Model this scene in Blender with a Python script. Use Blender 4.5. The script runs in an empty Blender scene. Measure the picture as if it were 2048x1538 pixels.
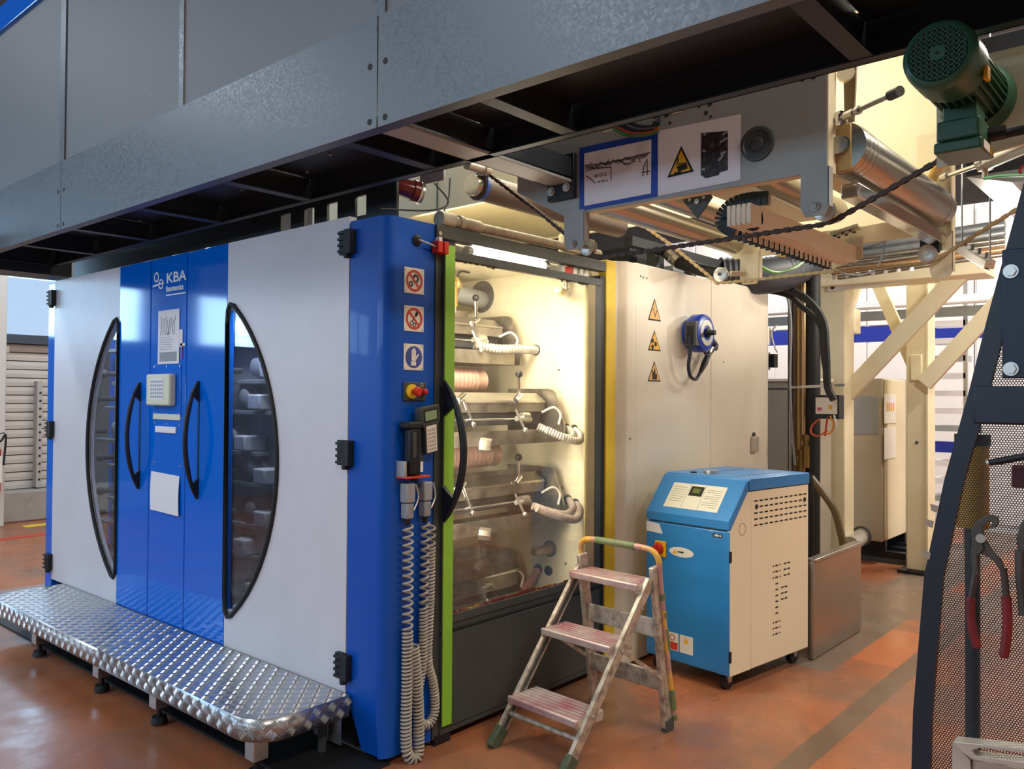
import bpy, bmesh, math, random
from mathutils import Vector, Matrix, Euler
random.seed(7)
scene = bpy.context.scene
COL = scene.collection
sin, cos, pi, R = math.sin, math.cos, math.pi, math.radians

# ------------------------------------------------------------------ camera
FPX = 1648.08
YAW, PITCH, ROLL = R(41.0298), R(0.80228), R(0.38005)
CAM = Vector((-2.32307, -2.74571, 1.6))
_f = Vector((cos(YAW)*cos(PITCH), sin(YAW)*cos(PITCH), sin(PITCH)))
_r0 = Vector((sin(YAW), -cos(YAW), 0)); _u0 = _r0.cross(_f)
_r = _r0*cos(ROLL)+_u0*sin(ROLL); _u = _u0*cos(ROLL)-_r0*sin(ROLL)
cd = bpy.data.cameras.new('camera'); cam = bpy.data.objects.new('camera', cd); COL.objects.link(cam)
cd.sensor_fit = 'HORIZONTAL'; cd.sensor_width = 36.0; cd.lens = FPX/2048*36.0
cd.clip_start = 0.02; cd.clip_end = 200
cam.matrix_world = Matrix(((_r.x,_u.x,-_f.x,CAM.x),(_r.y,_u.y,-_f.y,CAM.y),(_r.z,_u.z,-_f.z,CAM.z),(0,0,0,1)))
scene.camera = cam

def at(ax, val, x, y):
    """point of the plane ax=val that the survey photograph shows at (x, y)"""
    d = _r*((x-1024)/FPX) - _u*((y-769)/FPX) + _f
    i = 'xyz'.index(ax); t = (val-CAM[i])/d[i]
    return CAM + d*t

# ------------------------------------------------------------------ world, lamps, exposure
vs = scene.view_settings
vs.view_transform = 'Standard'; vs.look = 'None'; vs.gamma = 1.0; vs.use_curve_mapping = False
vs.exposure = 0.1
w = bpy.data.worlds.new('hall_world'); scene.world = w; w.use_nodes = True
bg = w.node_tree.nodes['Background']; bg.inputs[0].default_value = (0.62, 0.78, 1.0, 1); bg.inputs[1].default_value = 1.0

def area(name, loc, target, sx, sy, power, col):
    # sx: width across the beam's horizontal, sy: height (or length) along its upright axis
    l = bpy.data.lights.new(name, 'AREA'); l.shape = 'RECTANGLE'; l.size = sx; l.size_y = sy
    l.energy = power; l.color = col
    o = bpy.data.objects.new(name, l); COL.objects.link(o); o.location = loc
    o.rotation_euler = (Vector(target)-Vector(loc)).to_track_quat('-Z', 'Y').to_euler()
    return o
# daylight through the window band of the far wall and of the wall on the left
WINS = [(-8.6, -6.4), (-6.0, -3.95), (-3.2, -.2), (.2, 2.1)]      # openings of the far wall, along X
for a_, b_ in WINS:
    area('window_daylight', ((a_+b_)/2, 9.35, 2.72), ((a_+b_)/2, 0, 2.0), b_-a_, .84, 36*(b_-a_), (0.5, 0.76, 1.0))
area('side_window_daylight', (-9.3, 2.5, 2.72), (0, 1.5, 1.6), 9.0, .84, 230, (0.6, 0.82, 1.0))
# rows of tubes under the hall ceiling
for i, (x, y, p) in enumerate(((-3.5, -4.2, 120), (0.6, -4.4, 200), (4.8, -3.8, 260), (-5.2, 1.2, 110), (-3.6, 5.6, 120), (1.6, 6.6, 130), (7.6, -2.6, 260), (7.4, 1.8, 220))):
    area('ceiling_tube_light', (x, y, 5.2), (x, y, 0), 2.6, 0.5, p, (1.0, 0.9, 0.76) if y < 0 or x > 5 else (.86, .93, 1.0))

# ------------------------------------------------------------------ mesh helpers
BASE = {}
class MB:
    def __init__(s): s.v = []; s.f = []
    def add(s, vs_, fs):
        o = len(s.v); s.v += [Vector(p) for p in vs_]; s.f += [tuple(i+o for i in f) for f in fs]; return s
    def box(s, x0, x1, y0, y1, z0, z1):
        x0, x1 = min(x0,x1), max(x0,x1); y0, y1 = min(y0,y1), max(y0,y1); z0, z1 = min(z0,z1), max(z0,z1)
        return s.add([(x0,y0,z0),(x1,y0,z0),(x1,y1,z0),(x0,y1,z0),(x0,y0,z1),(x1,y0,z1),(x1,y1,z1),(x0,y1,z1)],
                     [(0,3,2,1),(4,5,6,7),(0,1,5,4),(1,2,6,5),(2,3,7,6),(3,0,4,7)])
    def bar(s, p0, p1, w, h, up=(0,0,1)):
        p0, p1 = Vector(p0), Vector(p1); d = (p1-p0).normalized(); up = Vector(up)
        a = d.cross(up)
        if a.length < 1e-4: a = d.cross(Vector((1,0,0)))
        a.normalize(); b = a.cross(d).normalized(); a *= w/2; b *= h/2
        q = [p+sx*a+sy*b for p in (p0,p1) for sx,sy in ((-1,-1),(1,-1),(1,1),(-1,1))]
        return s.add(q, [(3,2,1,0),(4,5,6,7),(0,1,5,4),(1,2,6,5),(2,3,7,6),(3,0,4,7)])
    def frame(s, d):
        d = Vector(d).normalized(); a = d.cross(Vector((0,0,1)))
        if a.length < 1e-3: a = d.cross(Vector((0,1,0)))
        a.normalize(); return d, a, d.cross(a).normalized()
    def cyl(s, p0, p1, r, r1=None, n=16):
        p0, p1 = Vector(p0), Vector(p1); r1 = r if r1 is None else r1
        d, a, b = s.frame(p1-p0); q = []
        for p, rr in ((p0,r),(p1,r1)):
            q += [p+(a*cos(2*pi*i/n)+b*sin(2*pi*i/n))*rr for i in range(n)]
        return s.add(q, [(i,(i+1)%n,n+(i+1)%n,n+i) for i in range(n)]+[tuple(range(n))[::-1], tuple(range(n,2*n))])
    def lathe(s, p0, ax, prof, n=20):
        """prof: (distance along axis, radius); the ends are closed"""
        p0 = Vector(p0); d, a, b = s.frame(ax); q = []; m = len(prof)
        for t, r in prof: q += [p0+d*t+(a*cos(2*pi*i/n)+b*sin(2*pi*i/n))*max(r,1e-4) for i in range(n)]
        fs = [(k*n+i,k*n+(i+1)%n,(k+1)*n+(i+1)%n,(k+1)*n+i) for k in range(m-1) for i in range(n)]
        return s.add(q, fs+[tuple(range(n))[::-1], tuple(range((m-1)*n,m*n))])
    def ring(s, c, ax, r0, r1, t, n=24):
        c = Vector(c); d, a, b = s.frame(ax); q = []
        for tt, r in ((0,r0),(0,r1),(t,r1),(t,r0)): q += [c+d*tt+(a*cos(2*pi*i/n)+b*sin(2*pi*i/n))*r for i in range(n)]
        fs = []
        for k in range(4):
            for i in range(n): fs.append((k*n+i, k*n+(i+1)%n, ((k+1)%4)*n+(i+1)%n, ((k+1)%4)*n+i))
        return s.add(q, fs)
    def tube(s, pts, r, n=8, closed=False):
        pts = [Vector(p) for p in pts]; m = len(pts); q = []; prev = None
        for k, p in enumerate(pts):
            t = (pts[min(k+1,m-1)]-pts[max(k-1,0)]).normalized()
            if prev is None: _, a, b = s.frame(t)
            else:
                a = prev - t*prev.dot(t)
                a = a.normalized() if a.length > 1e-5 else s.frame(t)[1]
                b = t.cross(a)
            prev = a
            rr = r[k] if isinstance(r, (list,tuple)) else r
            q += [p+(a*cos(2*pi*i/n)+b*sin(2*pi*i/n))*rr for i in range(n)]
        fs = [(k*n+i,k*n+(i+1)%n,(k+1)*n+(i+1)%n,(k+1)*n+i) for k in range(m-1) for i in range(n)]
        return s.add(q, fs+[tuple(range(n))[::-1], tuple(range((m-1)*n,m*n))])
    def prism(s, poly, ext):
        poly = [Vector(p) for p in poly]; ext = Vector(ext); n = len(poly)
        nrm = Vector((0,0,0))
        for i in range(n): nrm += poly[i].cross(poly[(i+1)%n])
        if nrm.dot(ext) > 0: poly = poly[::-1]
        return s.add(poly+[p+ext for p in poly], [tuple(range(n)), tuple(range(2*n-1,n-1,-1))]+[((i+1)%n,i,n+i,n+(i+1)%n) for i in range(n)])
    def ball(s, c, r, n=12, sc=(1,1,1)):
        c = Vector(c); q = []; m = n//2
        for k in range(1,m):
            th = pi*k/m
            q += [c+Vector((sc[0]*r*sin(th)*cos(2*pi*i/n), sc[1]*r*sin(th)*sin(2*pi*i/n), sc[2]*r*cos(th))) for i in range(n)]
        q += [c+Vector((0,0,r*sc[2])), c-Vector((0,0,r*sc[2]))]; T, B = len(q)-2, len(q)-1
        fs = [(k*n+i,(k+1)*n+i,(k+1)*n+(i+1)%n,k*n+(i+1)%n) for k in range(m-2) for i in range(n)]
        fs += [(T,i,(i+1)%n) for i in range(n)]+[(B,(m-2)*n+(i+1)%n,(m-2)*n+i) for i in range(n)]
        return s.add(q, fs)
    def build(s, name, mat, parent=None, bevel=0, smooth=True, local=False, label=None, seg=2):
        off = Vector((0,0,0))
        if parent is not None and not local: off = BASE.get(parent.name, Vector((0,0,0)))
        me = bpy.data.meshes.new(name); me.from_pydata([tuple(p-off) for p in s.v], [], s.f); me.update()
        if smooth:
            me.polygons.foreach_set('use_smooth', [True]*len(me.polygons)); me.set_sharp_from_angle(angle=R(38))
        me.materials.append(mat)
        o = bpy.data.objects.new(name, me); COL.objects.link(o)
        if parent is not None: o.parent = parent; BASE[o.name] = off
        else: BASE[o.name] = Vector((0,0,0))
        if bevel:
            b = o.modifiers.new('bevel', 'BEVEL'); b.width = bevel; b.segments = seg; b.limit_method = 'ANGLE'; b.angle_limit = R(50)
        if label: o['label'] = label
        return o
def thing(name, label, cat, loc=(0,0,0), rz=0, group=None, kind=None):
    o = bpy.data.objects.new(name, None); COL.objects.link(o); o.empty_display_size = .1
    o.location = loc; o.rotation_euler = (0,0,rz); BASE[o.name] = Vector(loc)
    return tag(o, label, cat, group, kind)
def tag(o, label=None, cat=None, group=None, kind=None):
    if label: o['label'] = label
    if cat: o['category'] = cat
    if group: o['group'] = group
    if kind: o['kind'] = kind
    return o
def dup(root, loc=None, rz=None, label=None):
    r = root.copy(); COL.objects.link(r); BASE[r.name] = BASE[root.name].copy()
    if loc is not None: r.location = loc
    if rz is not None: r.rotation_euler = (0,0,rz)
    if label: r['label'] = label
    for c in list(root.children):
        k = c.copy(); COL.objects.link(k); k.parent = r
        for g in list(c.children):
            h = g.copy(); COL.objects.link(h); h.parent = k
    return r
def catmull(pts, n=8):
    P = [Vector(p) for p in pts]; P = [2*P[0]-P[1]]+P+[2*P[-1]-P[-2]]; out = []
    for i in range(1, len(P)-2):
        a, b, c, d = P[i-1:i+3]
        for k in range(n):
            t = k/n
            out.append(.5*((2*b)+(c-a)*t+(2*a-5*b+4*c-d)*t*t+(3*b-a-3*c+d)*t**3))
    return out+[P[-2]]
def lettering(txt, name, size, origin, xdir, ydir, mat, parent=None, ext=.0008, bold=0, sx=1.0, local=False, align='LEFT'):
    cu = bpy.data.curves.new(name, 'FONT'); cu.body = txt; cu.size = size; cu.extrude = ext; cu.offset = bold; cu.align_x = align
    cu.resolution_u = 3
    tmp = bpy.data.objects.new('tmp', cu); COL.objects.link(tmp)
    me = bpy.data.meshes.new_from_object(tmp.evaluated_get(bpy.context.evaluated_depsgraph_get()))
    bpy.data.objects.remove(tmp)
    xd, yd = Vector(xdir).normalized(), Vector(ydir).normalized(); zd = xd.cross(yd); o_ = Vector(origin)
    if parent is not None and not local: o_ = o_-BASE.get(parent.name, Vector((0,0,0)))
    for v in me.vertices: v.co = o_+xd*v.co.x*sx+yd*v.co.y+zd*v.co.z
    me.materials.clear(); me.materials.append(mat); me.name = name
    o = bpy.data.objects.new(name, me); COL.objects.link(o)
    if parent is not None: o.parent = parent; BASE[o.name] = BASE.get(parent.name, Vector((0,0,0)))
    else: BASE[o.name] = Vector((0,0,0))
    return o

# ------------------------------------------------------------------ materials
def lin(h):
    h = h.lstrip('#'); c = [int(h[i:i+2],16)/255 for i in (0,2,4)]
    return tuple((x/12.92 if x <= .04045 else ((x+.055)/1.055)**2.4) for x in c)+(1,)
def M(name, col, rough=.5, metal=0.0, var=0.0, vs_=6.0, var_col=None, bump=0.0, bs=150.0, coat=0.0, spec=.5, stretch=None, vr=(.42,.68)):
    m = bpy.data.materials.new(name); m.use_nodes = True; nt = m.node_tree; N = nt.nodes; Lk = nt.links
    b = N['Principled BSDF']; c = lin(col) if isinstance(col, str) else col
    b.inputs['Base Color'].default_value = c; b.inputs['Roughness'].default_value = rough; b.inputs['Metallic'].default_value = metal
    b.inputs['Coat Weight'].default_value = coat; b.inputs['Coat Roughness'].default_value = .05; b.inputs['Specular IOR Level'].default_value = spec
    if var or bump:
        tc = N.new('ShaderNodeTexCoord'); src = tc.outputs['Object']
        if stretch:
            mp = N.new('ShaderNodeMapping'); mp.inputs['Scale'].default_value = stretch; Lk.new(src, mp.inputs[0]); src = mp.outputs[0]
    if var:
        n = N.new('ShaderNodeTexNoise'); n.inputs['Scale'].default_value = vs_; n.inputs['Detail'].default_value = 6; n.inputs['Roughness'].default_value = .62
        Lk.new(src, n.inputs['Vector'])
        cr = N.new('ShaderNodeValToRGB'); Lk.new(n.outputs['Fac'], cr.inputs[0])
        cr.color_ramp.elements[0].position, cr.color_ramp.elements[1].position = vr
        c2 = lin(var_col) if var_col else tuple(x*.45 for x in c[:3])+(1,)
        cr.color_ramp.elements[0].color = c
        cr.color_ramp.elements[1].color = tuple(c[i]*(1-var)+c2[i]*var for i in range(3))+(1,)
        Lk.new(cr.outputs[0], b.inputs['Base Color'])
    if bump:
        n2 = N.new('ShaderNodeTexNoise'); n2.inputs['Scale'].default_value = bs; n2.inputs['Detail'].default_value = 3
        Lk.new(src, n2.inputs['Vector']); bp = N.new('ShaderNodeBump'); bp.inputs['Strength'].default_value = bump; bp.inputs['Distance'].default_value = .002
        Lk.new(n2.outputs['Fac'], bp.inputs['Height']); Lk.new(bp.outputs[0], b.inputs['Normal'])
    return m
def pane_mat(name, tint, through, gloss_rough=.02, haze=0.0, haze_col=(1,1,1,1), refl=.04):
    """thin clear sheet: light passes straight through, a share reflects, dirt scatters a little"""
    m = bpy.data.materials.new(name); m.use_nodes = True; nt = m.node_tree; N = nt.nodes; Lk = nt.links
    for n in list(N):
        if n.type != 'OUTPUT_MATERIAL': N.remove(n)
    out = [n for n in N if n.type == 'OUTPUT_MATERIAL'][0]
    tr = N.new('ShaderNodeBsdfTransparent'); tr.inputs[0].default_value = tuple(t*through for t in tint)+(1,)
    gl = N.new('ShaderNodeBsdfGlossy'); gl.inputs['Roughness'].default_value = gloss_rough
    fr = N.new('ShaderNodeLayerWeight'); fr.inputs[0].default_value = .5
    pw = N.new('ShaderNodeMath'); pw.operation = 'POWER'; Lk.new(fr.outputs['Facing'], pw.inputs[0]); pw.inputs[1].default_value = 4.0
    ad = N.new('ShaderNodeMath'); ad.operation = 'MULTIPLY_ADD'; Lk.new(pw.outputs[0], ad.inputs[0]); ad.inputs[1].default_value = .9; ad.inputs[2].default_value = refl
    mx = N.new('ShaderNodeMixShader'); Lk.new(ad.outputs[0], mx.inputs[0]); Lk.new(tr.outputs[0], mx.inputs[1]); Lk.new(gl.outputs[0], mx.inputs[2])
    last = mx
    if haze:
        df = N.new('ShaderNodeBsdfDiffuse'); df.inputs[0].default_value = haze_col
        tc = N.new('ShaderNodeTexCoord'); ns = N.new('ShaderNodeTexNoise'); ns.inputs['Scale'].default_value = 7; ns.inputs['Detail'].default_value = 7
        Lk.new(tc.outputs['Object'], ns.inputs['Vector'])
        mr = N.new('ShaderNodeMapRange'); mr.inputs[1].default_value = .42; mr.inputs[2].default_value = .75; mr.inputs[3].default_value = haze*.3; mr.inputs[4].default_value = haze
        Lk.new(ns.outputs['Fac'], mr.inputs[0])
        m2 = N.new('ShaderNodeMixShader'); Lk.new(mr.outputs[0], m2.inputs[0]); Lk.new(mx.outputs[0], m2.inputs[1]); Lk.new(df.outputs[0], m2.inputs[2]); last = m2
    Lk.new(last.outputs[0], out.inputs[0])
    return m
def emit_mat(name, col, strength):
    m = bpy.data.materials.new(name); m.use_nodes = True
    b = m.node_tree.nodes['Principled BSDF']; b.inputs['Base Color'].default_value = (1,1,1,1)
    b.inputs['Emission Color'].default_value = col; b.inputs['Emission Strength'].default_value = strength
    return m
def galvanised(name):
    m = M(name, '#7d858c', .42, .75); nt = m.node_tree; N = nt.nodes; Lk = nt.links; b = N['Principled BSDF']
    tc = N.new('ShaderNodeTexCoord'); v = N.new('ShaderNodeTexVoronoi'); v.inputs['Scale'].default_value = 130
    Lk.new(tc.outputs['Object'], v.inputs['Vector'])
    bw = N.new('ShaderNodeRGBToBW'); Lk.new(v.outputs['Color'], bw.inputs[0])
    cr = N.new('ShaderNodeValToRGB'); Lk.new(bw.outputs[0], cr.inputs[0])
    cr.color_ramp.elements[0].color = lin('#62686e'); cr.color_ramp.elements[1].color = lin('#70767c')
    Lk.new(cr.outputs[0], b.inputs['Base Color'])
    mr = N.new('ShaderNodeMapRange'); mr.inputs[3].default_value = .36; mr.inputs[4].default_value = .55
    Lk.new(bw.outputs[0], mr.inputs[0]); Lk.new(mr.outputs[0], b.inputs['Roughness'])
    bp = N.new('ShaderNodeBump'); bp.inputs['Strength'].default_value = .10; bp.inputs['Distance'].default_value = .002
    Lk.new(bw.outputs[0], bp.inputs['Height']); Lk.new(bp.outputs[0], b.inputs['Normal'])
    return m
def floor_mat():
    m = M('epoxy_floor', '#a4603c', .28, 0, spec=.5); nt = m.node_tree; N = nt.nodes; Lk = nt.links; b = N['Principled BSDF']
    tc = N.new('ShaderNodeTexCoord'); P = tc.outputs['Object']
    def noise(sc, det, lo, hi):
        n = N.new('ShaderNodeTexNoise'); n.inputs['Scale'].default_value = sc; n.inputs['Detail'].default_value = det; n.inputs['Roughness'].default_value = .6
        Lk.new(P, n.inputs['Vector']); r = N.new('ShaderNodeMapRange'); r.inputs[1].default_value = lo; r.inputs[2].default_value = hi; Lk.new(n.outputs['Fac'], r.inputs[0]); return r.outputs[0]
    def mix(fac, a, col):
        x = N.new('ShaderNodeMix'); x.data_type = 'RGBA'
        if isinstance(fac, float): x.inputs[0].default_value = fac
        else: Lk.new(fac, x.inputs[0])
        if isinstance(a, str): x.inputs[6].default_value = lin(a)
        else: Lk.new(a, x.inputs[6])
        if isinstance(col, str): x.inputs[7].default_value = lin(col)
        else: Lk.new(col, x.inputs[7])
        return x.outputs[2]
    sep = N.new('ShaderNodeSeparateXYZ'); Lk.new(P, sep.inputs[0])
    def ma(op, a, bb):
        n = N.new('ShaderNodeMath'); n.operation = op
        for i, t in enumerate((a, bb)):
            if isinstance(t, (int,float)): n.inputs[i].default_value = t
            else: Lk.new(t, n.inputs[i])
        return n.outputs[0]
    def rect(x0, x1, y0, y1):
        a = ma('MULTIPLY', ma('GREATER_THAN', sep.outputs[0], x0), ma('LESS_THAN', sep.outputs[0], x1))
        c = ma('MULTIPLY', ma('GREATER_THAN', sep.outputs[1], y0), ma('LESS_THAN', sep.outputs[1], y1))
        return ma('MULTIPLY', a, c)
    c = mix(noise(1.1, 4, .42, .62), '#a4623e', '#86624e')
    c = mix(ma('MULTIPLY', noise(1.7, 6, .5, .72), .6), c, '#c07a52')
    c = mix(ma('MULTIPLY', noise(7, 8, .56, .8), .4), c, '#6a5346')
    c = mix(ma('MULTIPLY', noise(60, 2, .66, .78), .6), c, '#3a2a22')
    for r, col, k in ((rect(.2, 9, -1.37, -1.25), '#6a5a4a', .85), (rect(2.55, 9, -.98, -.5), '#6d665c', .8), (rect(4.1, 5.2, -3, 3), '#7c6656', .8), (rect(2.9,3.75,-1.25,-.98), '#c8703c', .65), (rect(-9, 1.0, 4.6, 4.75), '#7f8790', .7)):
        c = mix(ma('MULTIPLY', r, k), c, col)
    Lk.new(c, b.inputs['Base Color'])
    rr = N.new('ShaderNodeMapRange'); rr.inputs[3].default_value = .2; rr.inputs[4].default_value = .42
    Lk.new(noise(3, 5, .35, .7), rr.inputs[0]); Lk.new(rr.outputs[0], b.inputs['Roughness'])
    return m

m_floor = floor_mat()
m_blue = M('glossy_blue_paint', (0,.15,.74,1), .075, 0, coat=0)
m_column = M('textured_blue_paint', (0,.085,.50,1), .36, 0, bump=.35, bs=260, coat=.12, spec=.35)
m_white = M('light_grey_panel', '#dcdae2', .42, 0, var=.12, vs_=2.2)
m_cream = M('cream_panel_paint', '#e3dccb', .38, 0, var=.10, vs_=1.6)
m_cream2 = M('cream_frame_paint', '#e2d8b8', .5, 0, var=.12, vs_=3)
m_cream_in = M('cream_interior_paint', '#e9e2c6', .5, 0, var=.14, vs_=2.3, var_col='#b89a86')
m_yellow = M('yellow_paint', '#f0cf30', .5, 0, var=.25, vs_=9)
m_green = M('lime_green_strip', '#8cc63a', .45, 0, var=.15, vs_=6)
m_rubber = M('black_rubber', '#17191c', .6)
m_black = M('black_steel', '#1c2026', .45, .2)
m_dkframe = M('dark_grey_frame', '#4a4e4e', .45, .2, var=.3, vs_=12, bump=.1, bs=90)
m_dkpanel = M('dark_grey_panel', '#454b4a', .5, .1, var=.25, vs_=5)
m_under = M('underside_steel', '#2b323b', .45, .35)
m_galv = galvanised('galvanised_sheet')
m_grey = M('machine_grey', '#9aa0a6', .45, .1)
m_plate = M('shaded_plate_paint', '#a2a8a6', .45, .0, var=.08, vs_=3)  # cream plate's shaded side put into the grey; also on grey steel parts
m_steel = M('brushed_steel', '#b9b4aa', .28, .95, var=.25, vs_=3, stretch=(1,14,14))
m_stain = M('stained_steel', '#979086', .38, .75, var=.8, vs_=7, var_col='#4f443c')
m_chrome = M('chrome', '#d5d5d5', .12, 1.0)
m_zinc = M('zinc_plated', '#c7c5bd', .34, .85)
m_alu = M('aluminium', '#c9cbcd', .3, .95)
m_alu_matt = M('matt_aluminium', '#cfcac0', .42, .6, var=.2, vs_=8)
m_paper = M('white_paper', '#eceaf0', .8)
m_plastic_cream = M('cream_plastic', '#dcdcc4', .5)
m_ink = M('black_ink', '#191919', .7)
m_red = M('red_plastic', '#c92a1e', .35)
m_redpaint = M('sign_red', '#c8402f', .5)
m_signwhite = M('sign_white', '#e9e6de', .45)
m_signblue = M('sign_blue', '#3a4f9e', .5)
m_signyel = M('sign_yellow', '#eab21c', .5)
m_amber = M('sign_amber', '#e5b36a', .5)
m_darkint = M('dark_interior', '#3a3d42', .6, .2, var=.3, vs_=5)
m_greyint = M('grey_interior_metal', '#8b8f92', .4, .5, var=.3, vs_=6)
m_concrete = M('concrete', '#a5a39e', .85, 0, var=.3, vs_=5)
m_wall = M('hall_wall', '#b9b8b6', .8, 0, var=.06, vs_=1)
m_shutter = M('shutter_slats', '#cfcbc4', .55, 0, var=.12, vs_=3)
m_glass = pane_mat('acrylic_pane', (1,.99,.95), .96, .03, haze=.10, haze_col=(.85,.8,.74,1))
m_tint = pane_mat('tinted_pane', (.85,.9,.95), .8, .02, haze=.04, haze_col=(.5,.55,.6,1), refl=.07)
m_winpane = pane_mat('window_pane', (.93,.97,1), .95)
m_tubelamp = emit_mat('fluorescent_tube', (1,.93,.80,1), 22)
# ================================================================== the hall
b = MB().box(-10, 16, -11, 9.0, -.12, 0); o = b.build('floor', m_floor, smooth=False); tag(o, kind='structure')
b = MB().box(-10, 16, -11, 9.0, 6.0, 6.12); o = b.build('ceiling', M('ceiling_sheet', '#6d727a', .8), smooth=False); tag(o, kind='structure')
for i in range(14):
    MB().bar((-10+i*1.9, -11, 5.9), (-10+i*1.9, 9, 5.9), .12, .2).build('roof_beam', m_wall, o)
def windowed_wall(name, along, fixed, a0, a1, z0, z1, opens, thick=.25):
    """wall with a band of window openings"""
    mb = MB(); solid = [(a0, a1, 0, z0), (a0, a1, z1, 6)]; e = a0
    for s0, s1 in opens: solid.append((e, s0, z0, z1)); e = s1
    solid.append((e, a1, z0, z1))
    for p0, p1, q0, q1 in solid:
        if along == 'x': mb.box(p0, p1, fixed, fixed+thick, q0, q1)
        else: mb.box(fixed-thick, fixed, p0, p1, q0, q1)
    o = mb.build(name, m_farwall if along == 'x' else m_wall, smooth=False); tag(o, kind='structure'); return o
m_farwall = M('grey_far_wall', '#74777c', .8, 0, var=.06, vs_=1)
wf = windowed_wall('wall_far', 'x', 8.95, -10, 16, 2.30, 3.14, WINS)
wl = windowed_wall('wall_left', 'y', -9.0, -11, 9, 2.30, 3.14, [(-2, 7)])
o = MB().box(14, 14.2, -11, 9, 0, 6).build('wall_right', m_wall, smooth=False); tag(o, kind='structure')
o = MB().box(-10, 16, -9.2, -9, 0, 6).build('wall_near', m_wall, smooth=False); tag(o, kind='structure')
m_winframe = M('window_frame_paint', '#3e4a58', .5)
def window_band(name, along, fixed, s0, s1, n):
    root = None
    mb = MB(); st = (s1-s0)/n
    for z in (2.30, 3.09):
        if along == 'x': mb.box(s0, s1, fixed-.06, fixed+.06, z, z+.05)
        else: mb.box(fixed-.06, fixed+.06, s0, s1, z, z+.05)
    root = mb.build(name, m_winframe, smooth=False); tag(root, kind='structure')
    for i in range(n+1):
        p = s0+i*st
        mb = MB(); (mb.box(p-.025, p+.025, fixed-.05, fixed+.05, 2.35, 3.09) if along == 'x' else mb.box(fixed-.05, fixed+.05, p-.025, p+.025, 2.35, 3.09))
        mb.build('mullion', m_winframe, root, smooth=False)
        if i < n:
            mb = MB(); (mb.box(p+.025, p+st-.025, fixed-.004, fixed+.004, 2.35, 3.09) if along == 'x' else mb.box(fixed-.004, fixed+.004, p+.025, p+st-.025, 2.35, 3.09))
            mb.build('pane', m_winpane, root, smooth=False)
for k, (a_, b_) in enumerate(WINS): window_band('window_%d' % (k+1), 'x', 9.05, a_, b_, 2)
window_band('window_5', 'y', -9.1, -2, 7, 6)
# roller shutter, plinth and pillar in the far left corner of the picture
o = MB().box(-3.2, 3.4, 8.55, 8.94, 0, .38).build('trim_1', m_concrete, bevel=.02); tag(o, kind='structure')
sh = thing('roller_shutter', 'pale slatted roller shutter under the window band behind the press', 'shutter', (1.0, 8.8, .38))
for i in range(17):
    z = .385+i*.108
    MB().prism([(1.15, 8.86, z), (1.15, 8.80, z+.004), (1.15, 8.795, z+.05), (1.15, 8.80, z+.099), (1.15, 8.86, z+.104)], (1.15,0,0)).build('slat', m_shutter, sh, smooth=False)
MB().box(1.15, 2.3, 8.7, 8.94, 2.22, 2.30).build('headbox', m_winframe, sh)
MB().box(1.62, 1.68, 8.68, 8.8, .4, 1.75).build('guide_rail', m_wall, sh)
for i in range(12): MB().cyl((1.655, 8.68, .5+i*.1), (1.655, 8.674, .5+i*.1), .014, n=8).build('rail_hole', m_black, sh)
MB().box(1.2, 1.3, 8.7, 8.8, 2.1, 2.18).build('bracket', m_zinc, sh)
o = MB().box(.72, 1.145, 8.3, 8.94, 0, 6).build('trim_2', M('pillar_two_tone', '#cfccc6', .7), bevel=.01); tag(o, kind='structure')
fe = thing('fire_extinguisher', 'red fire extinguisher with white print hung on the pillar at the left edge', 'extinguisher', (0.970, 8.14, .4))
MB().lathe((0.970, 8.16, .42), (0,0,1), [(0,.05),(.02,.085),(.5,.085),(.56,.06),(.6,.03)], 20).build('cylinder', m_red, fe)
MB().box(0.950, 0.990, 8.13, 8.19, 1.02, 1.09).build('valve', m_black, fe)
MB().bar((0.970,8.16,1.1),(1.080,8.12,1.13),.02,.012).build('lever', m_black, fe)
MB().tube(catmull([(0.980,8.14,1.08),(1.030,8.1,1.030),(1.080,8.08,1.1),(1.060,8.08,.75)]), .012).build('hose', m_rubber, fe)
MB().box(1.000, 1.046, 8.075, 8.083, .55, .86).build('label_print', m_signwhite, fe)
# floor markings far left
o = MB().box(1.3, 2.1, 8.05, 8.2, .0, .004).build('floor_tape', m_yellow); tag(o, 'short yellow tape strip on the floor below the shutter', 'tape')
o = MB().box(.8, 1.35, 7.3, 7.42, .0, .004).build('floor_tape', m_redpaint); tag(o, 'short red tape strip on the floor by the pillar', 'tape')

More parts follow.
